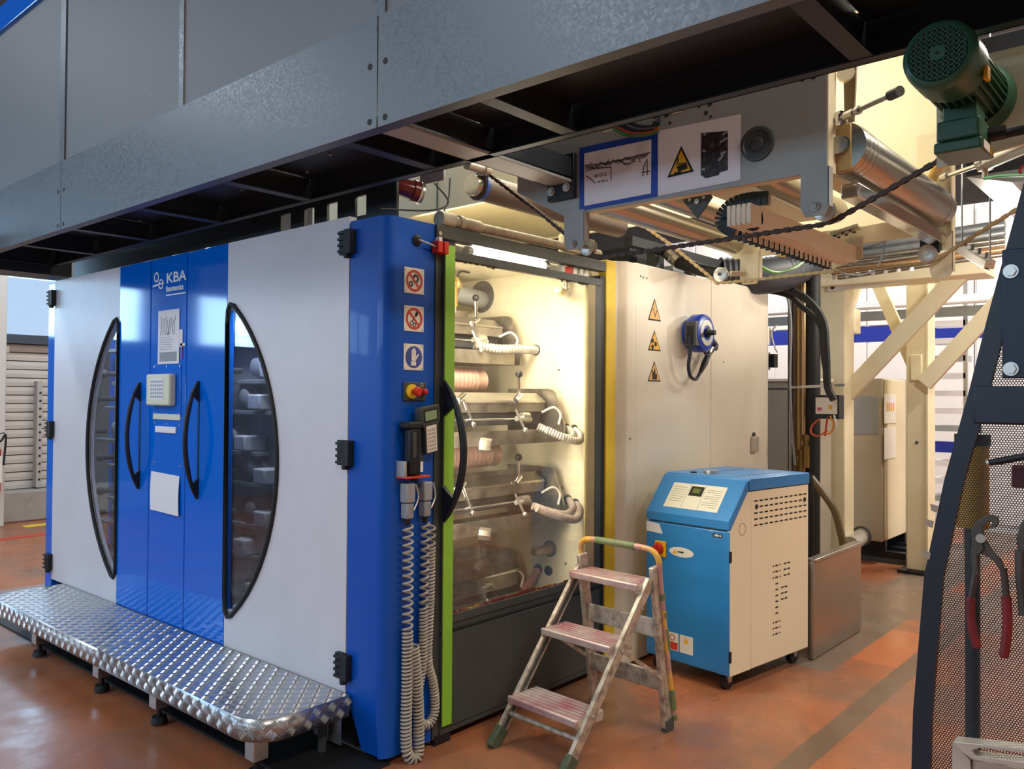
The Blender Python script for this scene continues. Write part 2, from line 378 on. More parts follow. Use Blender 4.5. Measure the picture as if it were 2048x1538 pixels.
# ================================================================== overhead gallery
gal = thing('overhead_gallery', 'dark galvanised steel walkway housing with mesh sides overhanging the press', 'gallery', (-.34, 1.0, 2.48))
GX, ZB = -.58, 2.48
segs = [(3.42, 2.003), (1.997, -.634), (-.640, -4.2)]
for y1, y0 in segs:
    p = MB().box(GX-.004, GX+.004, y0, y1, ZB, 2.85)
    p.box(GX+.004, GX+.045, y0, y1, ZB, ZB+.004)
    f = p.build('fascia_panel', m_galv, gal, smooth=False)
    for yy, s in ((y1, -1), (y0, 1)):
        if -3 < yy < 3:
            for z in (2.506, 2.69):
                MB().cyl((GX-.0035, yy+s*.036, z), (GX-.0055, yy+s*.036, z), .0105, n=12).build('bolt_hole', m_ink, f)
m_mesh = None
def mesh_material():
    m = M('wire_mesh_sheet', '#83868a', .5, .4); nt = m.node_tree; N = nt.nodes; Lk = nt.links; b = N['Principled BSDF']
    tc = N.new('ShaderNodeTexCoord'); v = N.new('ShaderNodeTexVoronoi'); v.inputs['Scale'].default_value = 210; v.inputs['Randomness'].default_value = .05
    Lk.new(tc.outputs['Object'], v.inputs['Vector'])
    cr = N.new('ShaderNodeValToRGB'); Lk.new(v.outputs['Distance'], cr.inputs[0])
    cr.color_ramp.elements[0].color = lin('#3c3e41'); cr.color_ramp.elements[0].position = .25; cr.color_ramp.elements[1].color = lin('#6d6f73'); cr.color_ramp.elements[1].position = .45
    Lk.new(cr.outputs[0], b.inputs['Base Color'])
    bp = N.new('ShaderNodeBump'); bp.inputs['Strength'].default_value = .5; bp.inputs['Distance'].default_value = .002; Lk.new(v.outputs['Distance'], bp.inputs['Height']); Lk.new(bp.outputs[0], b.inputs['Normal'])
    return m
m_mesh = mesh_material()
posts = [3.42, 2.0, .69, -.637, -1.95, -3.2, -4.2]
for i in range(len(posts)-1):
    MB().box(GX+.004, GX+.010, posts[i+1]+.03, posts[i]-.03, 2.85, 3.83).build('mesh_panel', m_mesh, gal, smooth=False)
for i, y in enumerate(posts):
    MB().box(GX-.003, GX+.035, y-(.034 if i in (1,3,5) else .02), y+(.034 if i in (1,3,5) else .02), 2.85, 3.83).build('post', m_galv, gal, smooth=False)
MB().box(GX-.02, GX+.06, -4.2, 3.5, 3.83, 3.98).build('top_rail', m_blue, gal, bevel=.005, label='bright blue top rail')
for y1, y0 in ((3.42,1.95),(1.95,.405),(.405,-.62),(-.70,-1.05),(-1.05,-2.02),(-2.02,-4.2)):
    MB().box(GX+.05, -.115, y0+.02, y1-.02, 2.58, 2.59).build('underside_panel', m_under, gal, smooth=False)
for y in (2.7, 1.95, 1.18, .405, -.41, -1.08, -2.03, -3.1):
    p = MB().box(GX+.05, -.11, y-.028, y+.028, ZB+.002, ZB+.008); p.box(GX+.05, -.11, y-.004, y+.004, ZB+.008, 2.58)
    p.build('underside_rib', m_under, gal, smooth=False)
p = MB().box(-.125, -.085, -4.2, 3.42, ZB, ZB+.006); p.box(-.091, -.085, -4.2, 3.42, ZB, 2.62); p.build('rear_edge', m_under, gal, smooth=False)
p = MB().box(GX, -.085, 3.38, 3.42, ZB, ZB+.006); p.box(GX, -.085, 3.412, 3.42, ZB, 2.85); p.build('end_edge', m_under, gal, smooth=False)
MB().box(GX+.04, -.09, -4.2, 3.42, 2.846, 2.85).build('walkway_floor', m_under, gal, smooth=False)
MB().box(-1.0, .03, 3.46, 3.75, 2.425, 2.60).build('end_bracket', m_black, gal)
for x, y in ((-.3,2.3),(-.25,1.5),(-.22,.8),(-.3,.0),(-.28,-.9),(-.2,1.9),(-.2,.3)):
    MB().cyl((x,y,2.581),(x,y,2.572),.008,n=8).build('rivet', m_zinc, gal)
# beam that ties the gallery to the roller bridge
cb = thing('cross_beam', 'grey steel beam running from the gallery to the plate with the taped drawing', 'beam', (0, -.665, ZB))
MB().box(GX+.05, .395, -.715, -.595, ZB, ZB+.012).build('bottom_flange', m_plate, cb, bevel=.002)
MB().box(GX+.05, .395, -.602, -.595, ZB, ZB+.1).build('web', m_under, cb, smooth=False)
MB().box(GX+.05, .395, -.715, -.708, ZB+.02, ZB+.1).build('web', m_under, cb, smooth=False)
p = MB().box(.374, .398, -.725, -.588, 2.415, 2.6); p.build('end_plate', m_black, cb, bevel=.003)
for y, z in ((-.61,2.455),(-.69,2.462),(-.69,2.565)):
    q = MB().cyl((.374,y,z),(.362,y,z),.013,n=6); q.cyl((.374,y,z),(.370,y,z),.019,n=14); q.build('bolt', m_zinc, cb)
# ================================================================== printing press housing
press = thing('printing_press', 'large blue and white press housing with double doors and a lit glass side door', 'machine', (0,0,0))
def lens(ys, ymid, z0, z1, n=22, rc=.045):
    """outline of a half-moon window: straight side at ys, bulging to ymid; (y,z) points"""
    zc, hz = (z0+z1)/2, (z1-z0)/2; s = 1 if ymid > ys else -1; sg = abs(ymid-ys)
    pts = [(ys, z1-.10), (ys, z0+.10), (ys+s*.006, z0+.03), (ys+s*.03, z0+.002)]
    e = sg-.05; Rr = (hz*hz+e*e)/(2*e)
    for i in range(n+1):
        dz = -hz*.985+2*hz*.985*i/n
        pts.append((ymid-s*(Rr-math.sqrt(Rr*Rr-dz*dz)), zc+dz))
    pts += [(ys+s*.03, z1-.002), (ys+s*.006, z1-.03)]
    return pts
def door(y_hinge, y_in, ys, ymid, lab):
    """white outer panel with half-moon window, blue inner panel"""
    ol = lens(ys, ymid, .42, 2.08); s = 1 if y_hinge > ys else -1
    notch = [p for p in ol]
    # white panel: rectangle from ys to the hinge with the window taken out of its inner edge
    curve = [p for p in ol[2:]]            # from bottom round to top
    edge = ys-s*.006
    poly = [(edge, .26), (y_hinge, .26), (y_hinge, 2.41), (edge, 2.41), (edge, 2.06)]
    poly += [(edge, 2.05)]+curve[::-1]+[(edge, .45)]
    d = MB().prism([(0, y, z) for y, z in poly], (.04,0,0)).build('door_leaf', m_white, press, smooth=False, label=lab)
    MB().box(-.001, .04, edge, y_in, .26, 2.41).build('blue_panel', m_blue, d, bevel=.004, label='glossy blue panel')
    rim = [Vector((-.004, y, z)) for y, z in ol]; rim.append(rim[0]); rim.append(rim[1])
    MB().tube(rim, .0125, 8).build('window_rim', m_rubber, d)
    MB().prism([(.012, y, z) for y, z in ol], (.006,0,0)).build('window_pane', m_tint, d, smooth=False)
    return d
dl = door(3.67, 2.182, 2.612, 3.067, 'left door leaf')
dr = door(.258, 1.735, 1.292, .81, 'right door leaf')
cp = MB().box(-.002, .04, 1.74, 2.172, .26, 2.41).build('centre_panel', m_blue, press, bevel=.004)
def bow(d, y, z0, z1, out):
    pts, rad = [], []
    for i in range(17):
        t = i/16; pts.append((-.008-out*sin(pi*t)**.8, y, z0+(z1-z0)*t)); rad.append(.006+.008*min(1, 4*min(t,1-t)+.1))
    h = MB().tube(pts, rad, 8)
    for z, s in ((z0,1),(z1,-1)): h.prism([(0,y-.008,z+s*.01),(-.05,y-.008,z+s*.07),(0,y-.008,z+s*.12)], (0,.016,0))
    h.box(-.004, 0, y-.005, y+.005, z0, z1)
    h.build('bow_handle', m_black, d)
bow(dl, 2.302, 1.017, 1.668, .072); bow(dr, 1.588, 1.017, 1.672, .072)
def hinge(d, y, z0, z1):
    h = MB().box(-.022, 0, y-.012, y+.045, z0, z1); h.box(-.034, 0, y-.05, y-.016, z0, z1); h.cyl((-.02,y-.014,z0-.018),(-.02,y-.014,z1),.016,n=10)
    n = 4
    for k in range(n):
        z = z0+(z1-z0)*(k+.5)/n; h.box(-.036, -.02, y-.012, y+.04, z-.006, z+.006)
    h.build('hinge', m_rubber, d, bevel=.002)
for z0, z1 in ((2.235,2.345),(1.283,1.396),(.325,.44)):
    hinge(dr, .262, z0, z1); hinge(dl, 3.70, z0, z1)
MB().box(.002, .05, 3.675, 3.795, .02, 2.40).build('end_strip', m_blue, press, bevel=.004)
# emblem and name on the centre panel
mark = MB()
for yc, zc in ((2.105, 2.298), (2.048, 2.252)): mark.ring((-.0025, yc, zc), (-1,0,0), .021, .030, .002, 28)
mark.bar((-.0035, 2.150, 2.246), (-.0035, 2.012, 2.258), .002, .010)
mark.build('emblem', m_signwhite, cp, label='white emblem of two linked rings')
lettering('KBA', 'lettering', .084, (-.0025, 1.985, 2.252), (0,-1,0), (0,0,1), m_signwhite, cp, bold=.0012, sx=1.5)
lettering('flexotecnica', 'lettering', .046, (-.0025, 1.985, 2.202), (0,-1,0), (0,0,1), m_signwhite, cp, bold=.0012, sx=.93)
MB().box(-.0035, -.002, 1.748, 1.985, 2.176, 2.183).build('underline', m_signwhite, cp, smooth=False)
# keypad box on its mounting plate
kp = MB().box(-.006, -.002, 1.785, 2.128, 1.47, 1.772).build('mounting_plate', m_blue, cp, bevel=.002)
kb = MB().box(-.05, -.006, 1.838, 2.126, 1.53, 1.716).build('keypad_box', m_plastic_cream, kp, bevel=.012, seg=3)
MB().box(-.0515, -.05, 1.905, 2.075, 1.565, 1.69).build('keypad_print', m_paper, kp, smooth=False)
kk = MB()
for i in range(6):
    for j in range(5): kk.box(-.0522, -.0515, 1.915+i*.026, 1.933+i*.026, 1.575+j*.022, 1.589+j*.022)
kk.build('keypad_keys', m_grey, kp, smooth=False)
for y in (1.80, 1.955, 2.11):
    for z in (1.483, 1.76): MB().cyl((-.006,y,z),(-.009,y,z),.006,n=8).build('screw', m_zinc, kp)
MB().box(-.008, -.002, 1.79, 2.12, 1.448, 1.482).build('label_strip', m_plastic_cream, cp, bevel=.001)
MB().box(-.012, -.002, 1.835, 2.085, 1.37, 1.408).build('name_strip', m_paper, cp, bevel=.004)
for y, z in ((2.10,1.425),(1.955,1.422),(1.80,1.42),(2.105,1.19),(1.79,1.185)): MB().cyl((-.002,y,z),(-.006,y,z),.006,n=8).build('screw', m_zinc, cp)
# papers taped on the centre panel
def sheet(name, ys, zs, tilt, lab, prints=None, x=-.006):
    y0, y1 = ys; z0, z1 = zs; q = MB(); n = 6; vs_ = []; fs = []
    for i in range(n+1):
        z = z0+(z1-z0)*i/n; c = .006*sin(pi*i/n)+(.008*(1-i/n)**2)
        for j, y in enumerate((y0, y1)): vs_.append((x-c, y+tilt*(z-z0), z+(.008 if j else 0)))
    m_ = len(vs_); vs_ += [(a+.001, b_, c_) for a, b_, c_ in vs_]
    for i in range(n):
        a = 2*i; fs += [(a,a+1,a+3,a+2), (m_+a,m_+a+2,m_+a+3,m_+a+1)]
    fs += [(0,m_,m_+1,1), (2*n,2*n+1,m_+2*n+1,m_+2*n)]
    q.add(vs_, fs); o = q.build(name, m_paper); return tag(o, lab, 'paper')
sheet('paper_note', (1.782, 2.128), (.90, 1.128), .04, 'blank white sheet taped low between the two bow handles')
pn = thing('paper_note', 'tall printed sheet with hand sketch hung above the cream keypad', 'paper', (-.004, 1.95, 1.775))
MB().box(-.006, -.004, 1.815, 2.072, 1.775, 2.092).build('page', m_paper, pn, smooth=False)
q = MB()
for i in range(9): q.tube(catmull([(-.0068, 2.04-i*.022+random.uniform(-.01,.01), 2.06-random.random()*.03), (-.0068, 2.03-i*.02, 2.0), (-.0068, 2.035-i*.02+random.uniform(-.02,.02), 1.945)], 4), .0011, 4)
q.build('sketch', m_ink, pn)
q = MB()
for i in range(6): q.box(-.0068, -.006, 1.87+random.random()*.05, 2.05, 1.93-i*.014, 1.933-i*.014)
q.box(-.0068,-.006,1.84,2.05,1.79,1.845); q.build('print_lines', M('pale_print', '#9aa0a8', .8), pn, smooth=False)
cl = thing('clip_card', 'small white card hanging beside the tall printed sheet', 'card', (-.004, 1.765, 1.80))
MB().box(-.006,-.004,1.775,1.812,1.87,1.97).build('card', m_paper, cl, smooth=False); MB().box(-.006,-.004,1.745,1.80,1.875,1.89).build('strip', m_paper, cl, smooth=False)
MB().box(-.007,-.004,1.78,1.79,1.80,1.87).build('pen', m_redpaint, cl)
# blue corner column
prof = [(0,.25),(0,.062)]+[(.062-.062*cos(pi/2*i/8), .062-.062*sin(pi/2*i/8)) for i in range(1,9)]+[(.285,0),(.285,.25)]
col = MB().prism([(x,y,.27) for x,y in prof], (0,0,2.115)).build('corner_column', m_column, press)
q = MB(); n = len(prof); low = [(x+(.012 if y > .05 else 0), y*.62, .03) for x, y in prof]
q.add([(x,y,.27) for x,y in prof]+low, [(i,(i+1)%n,n+(i+1)%n,n+i) for i in range(n)]+[tuple(range(n,2*n))]); q.build('column_foot', m_column, col)
def side_sign(z0, z1, lab):
    s = MB().box(.101, .219, -.003, 0, z0, z1).build('sign_plate', m_signwhite, col, bevel=.006, label=lab)
    for x in (.110,.210):
        for z in (z0+.009, z1-.009): MB().cyl((x,-.003,z),(x,-.0045,z),.0035,n=8).build('rivet', m_zinc, s)
    return s
def ban(s, xc, zc):
    q = MB().ring((xc,-.0032,zc), (0,-1,0), .038, .049, .0012, 30); q.bar((xc-.03,-.0042,zc+.03),(xc+.03,-.0042,zc-.03),.009,.0012,(0,1,0)); q.build('ban_ring', m_redpaint, s)
def gear(q, xc, zc, r, t=8):
    q.ring((xc,-.0034,zc),(0,-1,0), r*.55, r, .0004, 20)
    for i in range(t):
        a = 2*pi*i/t; q.bar((xc+r*.9*cos(a),-.0036,zc+r*.9*sin(a)),(xc+r*1.3*cos(a),-.0036,zc+r*1.3*sin(a)), r*.32, .0006, (0,1,0))
s = side_sign(2.054, 2.169, 'do-not-touch-gears sign'); q = MB(); gear(q,.168,2.122,.016,12); gear(q,.139,2.096,.011,10); q.build('gears', m_ink, s); ban(s,.160,2.1115)
s = side_sign(1.885, 1.999, 'no-scissor-like-tool sign'); q = MB()
q.ring((.146,-.0034,1.922),(0,-1,0),.007,.011,.0004,16); q.ring((.163,-.0034,1.915),(0,-1,0),.006,.010,.0004,16); q.bar((.150,-.0036,1.932),(.178,-.0036,1.965),.004,.0006,(0,1,0)); q.bar((.168,-.0036,1.955),(.180,-.0036,1.972),.014,.0006,(0,1,0)); q.build('tool_icon', m_ink, s); ban(s,.160,1.942)
s = side_sign(1.712, 1.829, 'wear-gloves sign'); q = MB().cyl((.160,-.0032,1.7705),(.160,-.0044,1.7705),.049,n=32); q.build('blue_disc', m_signblue, s)
q = MB().box(.143,.172,-.0052,-.0044,1.733,1.752); q.box(.146,.171,-.0052,-.0044,1.754,1.782)
for i in range(4): q.box(.146+i*.0066,.1515+i*.0066,-.0052,-.0044,1.782,1.803+(.008 if i in (1,2) else 0))
q.bar((.170,-.0048,1.762),(.187,-.0048,1.784),.008,.0008,(0,1,0)); q.build('glove', m_signwhite, s)
es = MB().box(.098,.233,-.008,0,1.575,1.659).build('stop_button_plate', m_dkpanel, col, bevel=.006)
MB().cyl((.142,-.008,1.618),(.142,-.018,1.618),.032,n=24).build('yellow_collar', m_yellow, es)
MB().lathe((.146,-.018,1.617),(0,-1,0),[(0,.012),(.022,.012),(.024,.021),(.034,.021),(.040,.014)],20).build('red_mushroom', m_red, es)
MB().lathe((.205,-.008,1.617),(0,-1,0),[(0,.015),(.012,.015),(.014,.013),(.03,.012),(.034,.007)],18).build('red_button', m_red, es)
MB().ring((.205,-.0085,1.647),(0,-1,0),.006,.008,.0006,16).build('symbol', m_signwhite, es)
MB().lathe((.173,0,2.295),(0,-1,0),[(0,.026),(.006,.026),(.012,.018),(.02,.01)],18).build('cable_grommet', m_rubber, col)
# interlock and its lead
il = thing('interlock_switch', 'small red door interlock beside the top of the green strip', 'switch', (.30,-.03,2.25))
MB().box(.262,.292,-.05,-.006,2.25,2.303).build('body', m_red, il, bevel=.002)
MB().box(.296,.324,-.055,-.006,2.247,2.303).build('actuator', m_red, il, bevel=.002)
MB().tube(catmull([(.173,-.018,2.295),(.21,-.03,2.285),(.262,-.028,2.278)]), .005).build('lead', m_grey, il)
MB().box(.285,.305,-.03,-.006,2.305,2.325).build('latch_block', m_signwhite, il)

# side opening: fixed frame
fr = MB().box(.288,1.646,-.012,.04,2.326,2.386)
fr.build('top_bar', m_dkframe, press, bevel=.003)
MB().box(.288,.33,-.006,.05,.03,2.302).build('jamb', m_dkframe, press, bevel=.002)
MB().box(1.60,1.648,-.004,.10,.03,2.302).build('jamb', m_black, press, bevel=.002)
MB().cyl((.305,-.012,2.345),(.305,-.018,2.345),.011,n=6).build('bolt', m_zinc, press)
# glass door
gd = MB().box(.33,1.59,-.022,.012,2.236,2.276)
for x0, x1, z0, z1 in ((.33,.394,.58,2.236),(1.53,1.59,.58,2.236),(.33,1.59,.545,.585)): gd.box(x0,x1,-.02,.012,z0,z1)
gd = gd.build('glass_door', m_dkframe, press, bevel=.002, label='glass side door with dark frame')
MB().box(.328,.390,-.030,-.022,.085,2.295).build('green_strip', m_green, gd, bevel=.002, label='lime green edge strip')
MB().box(1.462,1.53,-.02,.006,.585,2.236).build('seal_strip', M('olive_beige_strip', '#a89b72', .5, var=.3, vs_=8), gd, bevel=.002)
MB().box(.392,1.466,-.008,-.002,.582,2.24).build('pane', m_glass, gd, smooth=False)
q = MB(); random.seed(3); x = .40                         # dried ink along the pane's lower edge
while x < 1.45:
    w_ = .012+random.random()*.02; q.box(x, x+w_, -.0135, -.008, .585, .590+random.random()*.011+.004*sin(x*9)); x += w_*.9
q.build('ink_crust', M('dried_ink', '#6e2a26', .8, var=.8, vs_=4, var_col='#c9a23a', vr=(.55,.62)), gd, smooth=False)
q = MB(); x = .40
while x < 1.5:
    w_ = .008+random.random()*.02; h_ = random.random()*.012*(1.2 if x < .7 or x > 1.2 else .3); q.box(x, x+w_, -.0135, -.008, 2.238-h_, 2.24); x += w_
q.build('seal_residue', M('seal_residue', '#6b6450', .9), gd, smooth=False)
hb = []
for i in range(17):
    t = i/16; hb.append((.325, -.032-.125*sin(pi*t)**.75, 1.025+.64*t))
q = MB().tube(hb, [.008+.009*min(1,4*min(i/16,1-i/16)+.1) for i in range(17)], 10)
for z, s_ in ((1.025,1),(1.665,-1)): q.prism([(.315,-.03,z+s_*.0),(.315,-.10,z+s_*.11),(.315,-.03,z+s_*.16)], (.02,0,0))
q.build('bow_handle', m_black, gd)
lp = MB().box(.33,1.598,-.012,.02,.04,.545).build('lower_panel', m_dkpanel, press, bevel=.004)
q = MB().box(.345,1.58,-.018,-.012,.07,.50); q.build('lower_cover', m_dkpanel, lp, bevel=.006)
MB().box(.33,1.598,-.02,.0,.505,.513).build('panel_groove', m_black, lp, smooth=False)
MB().box(.30,.40,-.01,.02,0,.045).build('foot', m_black, press)
# side frames, chamber walls, roof and the far half of the housing
MB().box(.40,.44,.02,3.6,.1,2.36).build('side_frame', m_greyint, press, smooth=False)
cw = MB().box(1.62,1.648,.10,3.7,.1,2.36).build('chamber_wall', m_cream_in, press, smooth=False)
MB().box(.44,1.62,1.42,1.46,.1,2.36).build('chamber_back', m_cream_in, press, smooth=False)
MB().box(.44,1.62,.02,1.42,.28,.30).build('chamber_floor', m_darkint, press, smooth=False)
MB().box(.05,1.648,.25,3.79,2.36,2.40).build('roof', m_cream_in, press, smooth=False)
MB().box(.06,.40,.25,3.79,.10,.14).build('sill', m_darkint, press, smooth=False)
MB().box(.44,1.648,3.72,3.78,.1,2.40).build('end_wall', m_blue, press, smooth=False)
o = MB().box(-.33,.05,.0,3.8,.0,.012).build('floor_plate', m_rubber, smooth=False); tag(o, 'black floor plate in the shadow under the step', 'floor plate')  # black base plate, its black also deepening the shade under the step
MB().box(.05,.1,.25,3.79,.012,.25).build('plinth', m_black, press, smooth=False)
MB().box(.05,.40,2.17,2.20,.14,2.36).build('divider', m_darkint, press, smooth=False)
# slotted beam on the roof
sb = MB(); slots = [(.93,1.02),(.725,.81),(.535,.62),(.315,.40)]
ys = [.1]+[v for s_ in sorted(slots) for v in s_]+[3.7]
for i in range(0,len(ys),2): sb.box(.14,.155,ys[i],ys[i+1],2.40,2.62)
for s_ in slots: sb.box(.14,.155,s_[0],s_[1],2.545,2.62); sb.box(.14,.155,s_[0],s_[1],2.40,2.45)
sb.build('slotted_beam', m_black, press, smooth=False)
for y, z in ((.66,2.575),(.30,2.57),(1.3,2.56)): MB().cyl((.14,y,z),(.125,y,z),.018,n=12).build('beam_bolt', m_black, press)
# roller ends behind the half-moon windows
for yb in (1.66, 3.25):
    for k in range(8):
        z = .5+k*.21+(.03 if k%2 else 0); y = yb+.14*sin(k*1.9)
        q = MB().lathe((.40,y,z),(-1,0,0),[(0,.075),(.04,.075),(.045,.055),(.09,.052),(.1,.03)],20); q.build('bearing_housing', m_greyint, press)
        MB().box(.30,.40,y-.30,y+.30,z-.10,z-.075).build('carriage_plate', m_greyint, press, bevel=.004)
        q = MB().cyl((.33,y+.18,z-.02),(.2,y+.18,z-.02),.018,n=12); q.ball((.2,y+.18,z-.02),.03); q.build('hand_knob', m_darkint, press)
        MB().box(.25,.40,y-.26,y-.14,z-.07,z+.02).build('motor_block', m_grey, press, bevel=.01)
# strip lamp over the glass door
tl = thing('tube_lamp', 'glowing white fluorescent tube above the glass side door', 'lamp', (.85,.07,2.30))
MB().cyl((.56,.035,2.302),(1.12,.035,2.302),.022,n=16).build('tube', m_tubelamp, tl)
for x in (.52,1.12): MB().cyl((x+.005,.035,2.302),(x+.04,.035,2.302),.0225,n=16).build('end_cap', m_zinc, tl)
MB().box(.45,1.55,.06,.10,2.285,2.325).build('batten', m_signwhite, tl, bevel=.003)
for x, mm in ((1.25,m_zinc),(1.32,m_redpaint),(1.36,m_signwhite),(1.42,m_zinc),(1.47,m_signwhite)): MB().box(x,x+.035,.01,.06,2.283,2.322).build('ballast', mm, tl, bevel=.003)
area('tube_lamp_light', (.85,.25,2.27), (.95,.55,1.0), .7, .25, 27, (1,.9,.72))
area('chamber_fill_light', (.455,.10,1.18), (1.6,.42,1.1), .1, 1.5, 28, (1,.9,.72))  # added fill light by the left jamb, no lamp modelled for it

for yy in (1.3,2.9): area('door_compartment_fill', (.09,yy,2.25), (.4,yy,1.2), 1.0, .1, 26, (.95,.95,1))  # added fill lights behind the doors, no known lamp there
# ================================================================== aluminium step along the doors
sp = thing('step_platform', 'long aluminium tread plate step in front of the press doors', 'platform', (-.25,1.7,0))
m_tread = M('tread_aluminium', '#c3c6cb', .3, .9, var=.25, vs_=14)
SX0, SX1, SY0, SY1, SZ = -.475, -.012, .215, 3.42, .265
rc = .16
def outline(y0, y1, r0, r1):
    p = [(SX1, y0), (SX1, y1)]
    if r1: p += [(SX0+r1-r1*sin(pi/2*i/8), y1-r1+r1*cos(pi/2*i/8)) for i in range(9)]
    else: p += [(SX0, y1)]
    if r0: p += [(SX0+r0-r0*cos(pi/2*i/8), y0+r0-r0*sin(pi/2*i/8)) for i in range(9)]
    else: p += [(SX0, y0)]
    return p
def inside(x, y, y0, y1, r0, r1, m=.014):
    if not (SX0+m < x < SX1-m and y0+m < y < y1-m): return False
    for r, yc, s in ((r0, y0+r0, -1), (r1, y1-r1, 1)):
        if r and (y-yc)*s > 0 and x < SX0+r and math.hypot(x-SX0-r, y-yc) > r-m: return False
    return True
def lozenge(q, c, d, nrm, L, W, H):
    c, d, nrm = Vector(c), Vector(d).normalized(), Vector(nrm); s_ = nrm.cross(d)
    q.add([c-d*L/2, c+s_*W/2, c+d*L/2, c-s_*W/2, c-d*L*.22+nrm*H, c+d*L*.22+nrm*H], [(0,3,4),(0,4,1),(1,4,5),(3,5,4),(1,5,2),(2,5,3)])
P = .042
for (y0, y1, r0, r1, nm) in ((SY0, 1.716, rc, 0, 'near tread plate'), (1.720, SY1, 0, rc, 'far tread plate')):
    ol = outline(y0, y1, r0, r1)
    t = MB().prism([(x,y,SZ-.004) for x,y in ol], (0,0,.004)).build('tread_plate', m_tread, sp, label=nm)
    q = MB(); nx, ny = int((SX1-SX0)/P), int((y1-y0)/P)
    for i in range(nx+1):
        for j in range(ny+1):
            cx, cy = SX0+.02+i*P, y0+.02+j*P
            if not inside(cx, cy, y0, y1, r0, r1): continue
            ang = R(45 if (i+j) % 2 else -45); d = (cos(ang), sin(ang), 0); s_ = (-sin(ang), cos(ang))
            for k in range(5):
                o_ = (k-2)*.0080; lozenge(q, (cx+s_[0]*o_, cy+s_[1]*o_, SZ), d, (0,0,1), .036, .0058, .0022)
    o = q.build('tread_bars', m_tread, t, smooth=False); tag(o, kind='stuff')
    # skirt following the outer edge
    edge = [p for p in ol[2:]] if True else []
    edge = ([ (SX1,y1) ]+ol[2:] if r1 else [(SX0,y1)]+[p for p in ol[3:]])
    if r0: edge = edge+[(SX1,y0)]
    elif not r0: edge = [p for p in edge if p != (SX0,y0)]+[(SX0,y0)]
    v = []; fs = []
    for (x, y) in edge:
        v += [(x,y,SZ), (x,y,SZ-.095)]
    n = len(edge); q = MB(); q.add(v, [(2*i,2*i+2,2*i+3,2*i+1) for i in range(n-1)])
    sk = q.build('skirt', m_tread, t)
    md = sk.modifiers.new('thick','SOLIDIFY'); md.thickness = .004; md.offset = 0
    q = MB(); acc = 0; idx = 0
    for i in range(n-1):
        a, b_ = Vector((*edge[i],0)), Vector((*edge[i+1],0)); L_ = (b_-a).length; d_ = (b_-a).normalized(); nrm = Vector((d_.y,-d_.x,0))
        if nrm.dot(Vector((a.x-(SX1-.1), a.y-(y0+y1)/2, 0))) < 0 and abs(d_.y) < .99: nrm = -nrm
        if abs(d_.y) > .99: nrm = Vector((-1,0,0))
        while acc < L_:
            c = a+d_*acc
            for r_ in range(2):
                z = SZ-.026-r_*P; sg = 1 if (idx+r_) % 2 else -1; dd = (d_+Vector((0,0,sg))).normalized(); s_ = nrm.cross(dd)
                for k in range(5):
                    cc = Vector((c.x,c.y,z))+s_*((k-2)*.0080)+nrm*.0022
                    lozenge(q, cc, dd, nrm, .036, .0058, .0022)
            idx += 1; acc += P
        acc -= L_
    o = q.build('skirt_bars', m_tread, t, smooth=False); tag(o, kind='stuff')
for y in (2.70, 1.82, 1.17, .315):
    l = MB().box(-.445,-.375,y-.035,y+.035,.085,SZ-.006).build('leg', m_alu, sp, bevel=.003)
    q = MB().cyl((-.41,y,.02),(-.41,y,.085),.012,n=8); q.cyl((-.41,y,.012),(-.41,y,.04),.040,.034,n=16); q.build('levelling_foot', m_black, l)
    MB().box(-.43,-.05,y-.02,y+.02,SZ-.05,SZ-.006).build('cross_rail', m_dkpanel, sp, smooth=False)
for y in (2.70,1.82,1.17,.315): MB().cyl((-.08,y,0),(-.08,y,SZ-.03),.02,n=10).build('rear_leg', m_dkpanel, sp)
MB().box(-.05,-.045,.225,.42,.05,SZ-.10).build('side_gusset', m_tread, sp, smooth=False)
# ================================================================== hand terminal, scanner and coiled leads on the column
dv = thing('hand_terminal', 'dark handheld terminal with green screen and white keypad on the column', 'terminal', (.22,-.07,1.33))
a_ = Matrix.Rotation(R(-9),4,'Y')
def tp(x, z, y=0): # local terminal coordinates (metres), leaning slightly
    v = a_ @ Vector((x,0,z)); return (.215+v.x, -.062+y-.02*(z/.2), 1.455+v.z)
head = [(-.052,.10),(.052,.10),(.058,.09),(.058,.035),(.038,0),(.038,-.105),(.03,-.115),(-.03,-.115),(-.038,-.105),(-.038,0),(-.058,.035),(-.058,.09)]
MB().prism([tp(x,z) for x,z in head], (0,.045,0)).build('body', m_dkpanel, dv, bevel=.004)
MB().prism([tp(x,z,-.0015) for x,z in ((-.042,.085),(.042,.085),(.042,.03),(-.042,.03))], (0,.0014,0)).build('bezel', m_ink, dv, smooth=False)
MB().prism([tp(x,z,-.0022) for x,z in ((-.035,.078),(.035,.078),(.035,.037),(-.035,.037))], (0,.0007,0)).build('screen', M('lcd_screen', '#8fae86', .3), dv, smooth=False)
MB().prism([tp(x,z,-.0015) for x,z in ((-.031,.012),(.031,.012),(.031,-.108),(-.031,-.108))], (0,.0014,0)).build('keypad', m_signwhite, dv, smooth=False)
q = MB()
for i in range(4):
    for j in range(6): q.prism([tp(x,z,-.0024) for x,z in ((-.026+i*.0135,-.002-j*.0175),(-.016+i*.0135,-.002-j*.0175),(-.016+i*.0135,-.013-j*.0175),(-.026+i*.0135,-.013-j*.0175))], (0,.0009,0))
q.build('keys', M('key_grey','#b9b7b2',.6), dv, smooth=False)
q = MB().tube([(.185,-.02,1.34),(.18,-.03,1.31),(.16,-.03,1.27),(.145,-.03,1.22)], .017, 10); q.build('strain_relief', m_black, dv)
hd = thing('scanner_holder', 'black handgrip device hanging in a steel hook under the stop button', 'scanner', (.13,-.03,1.20))
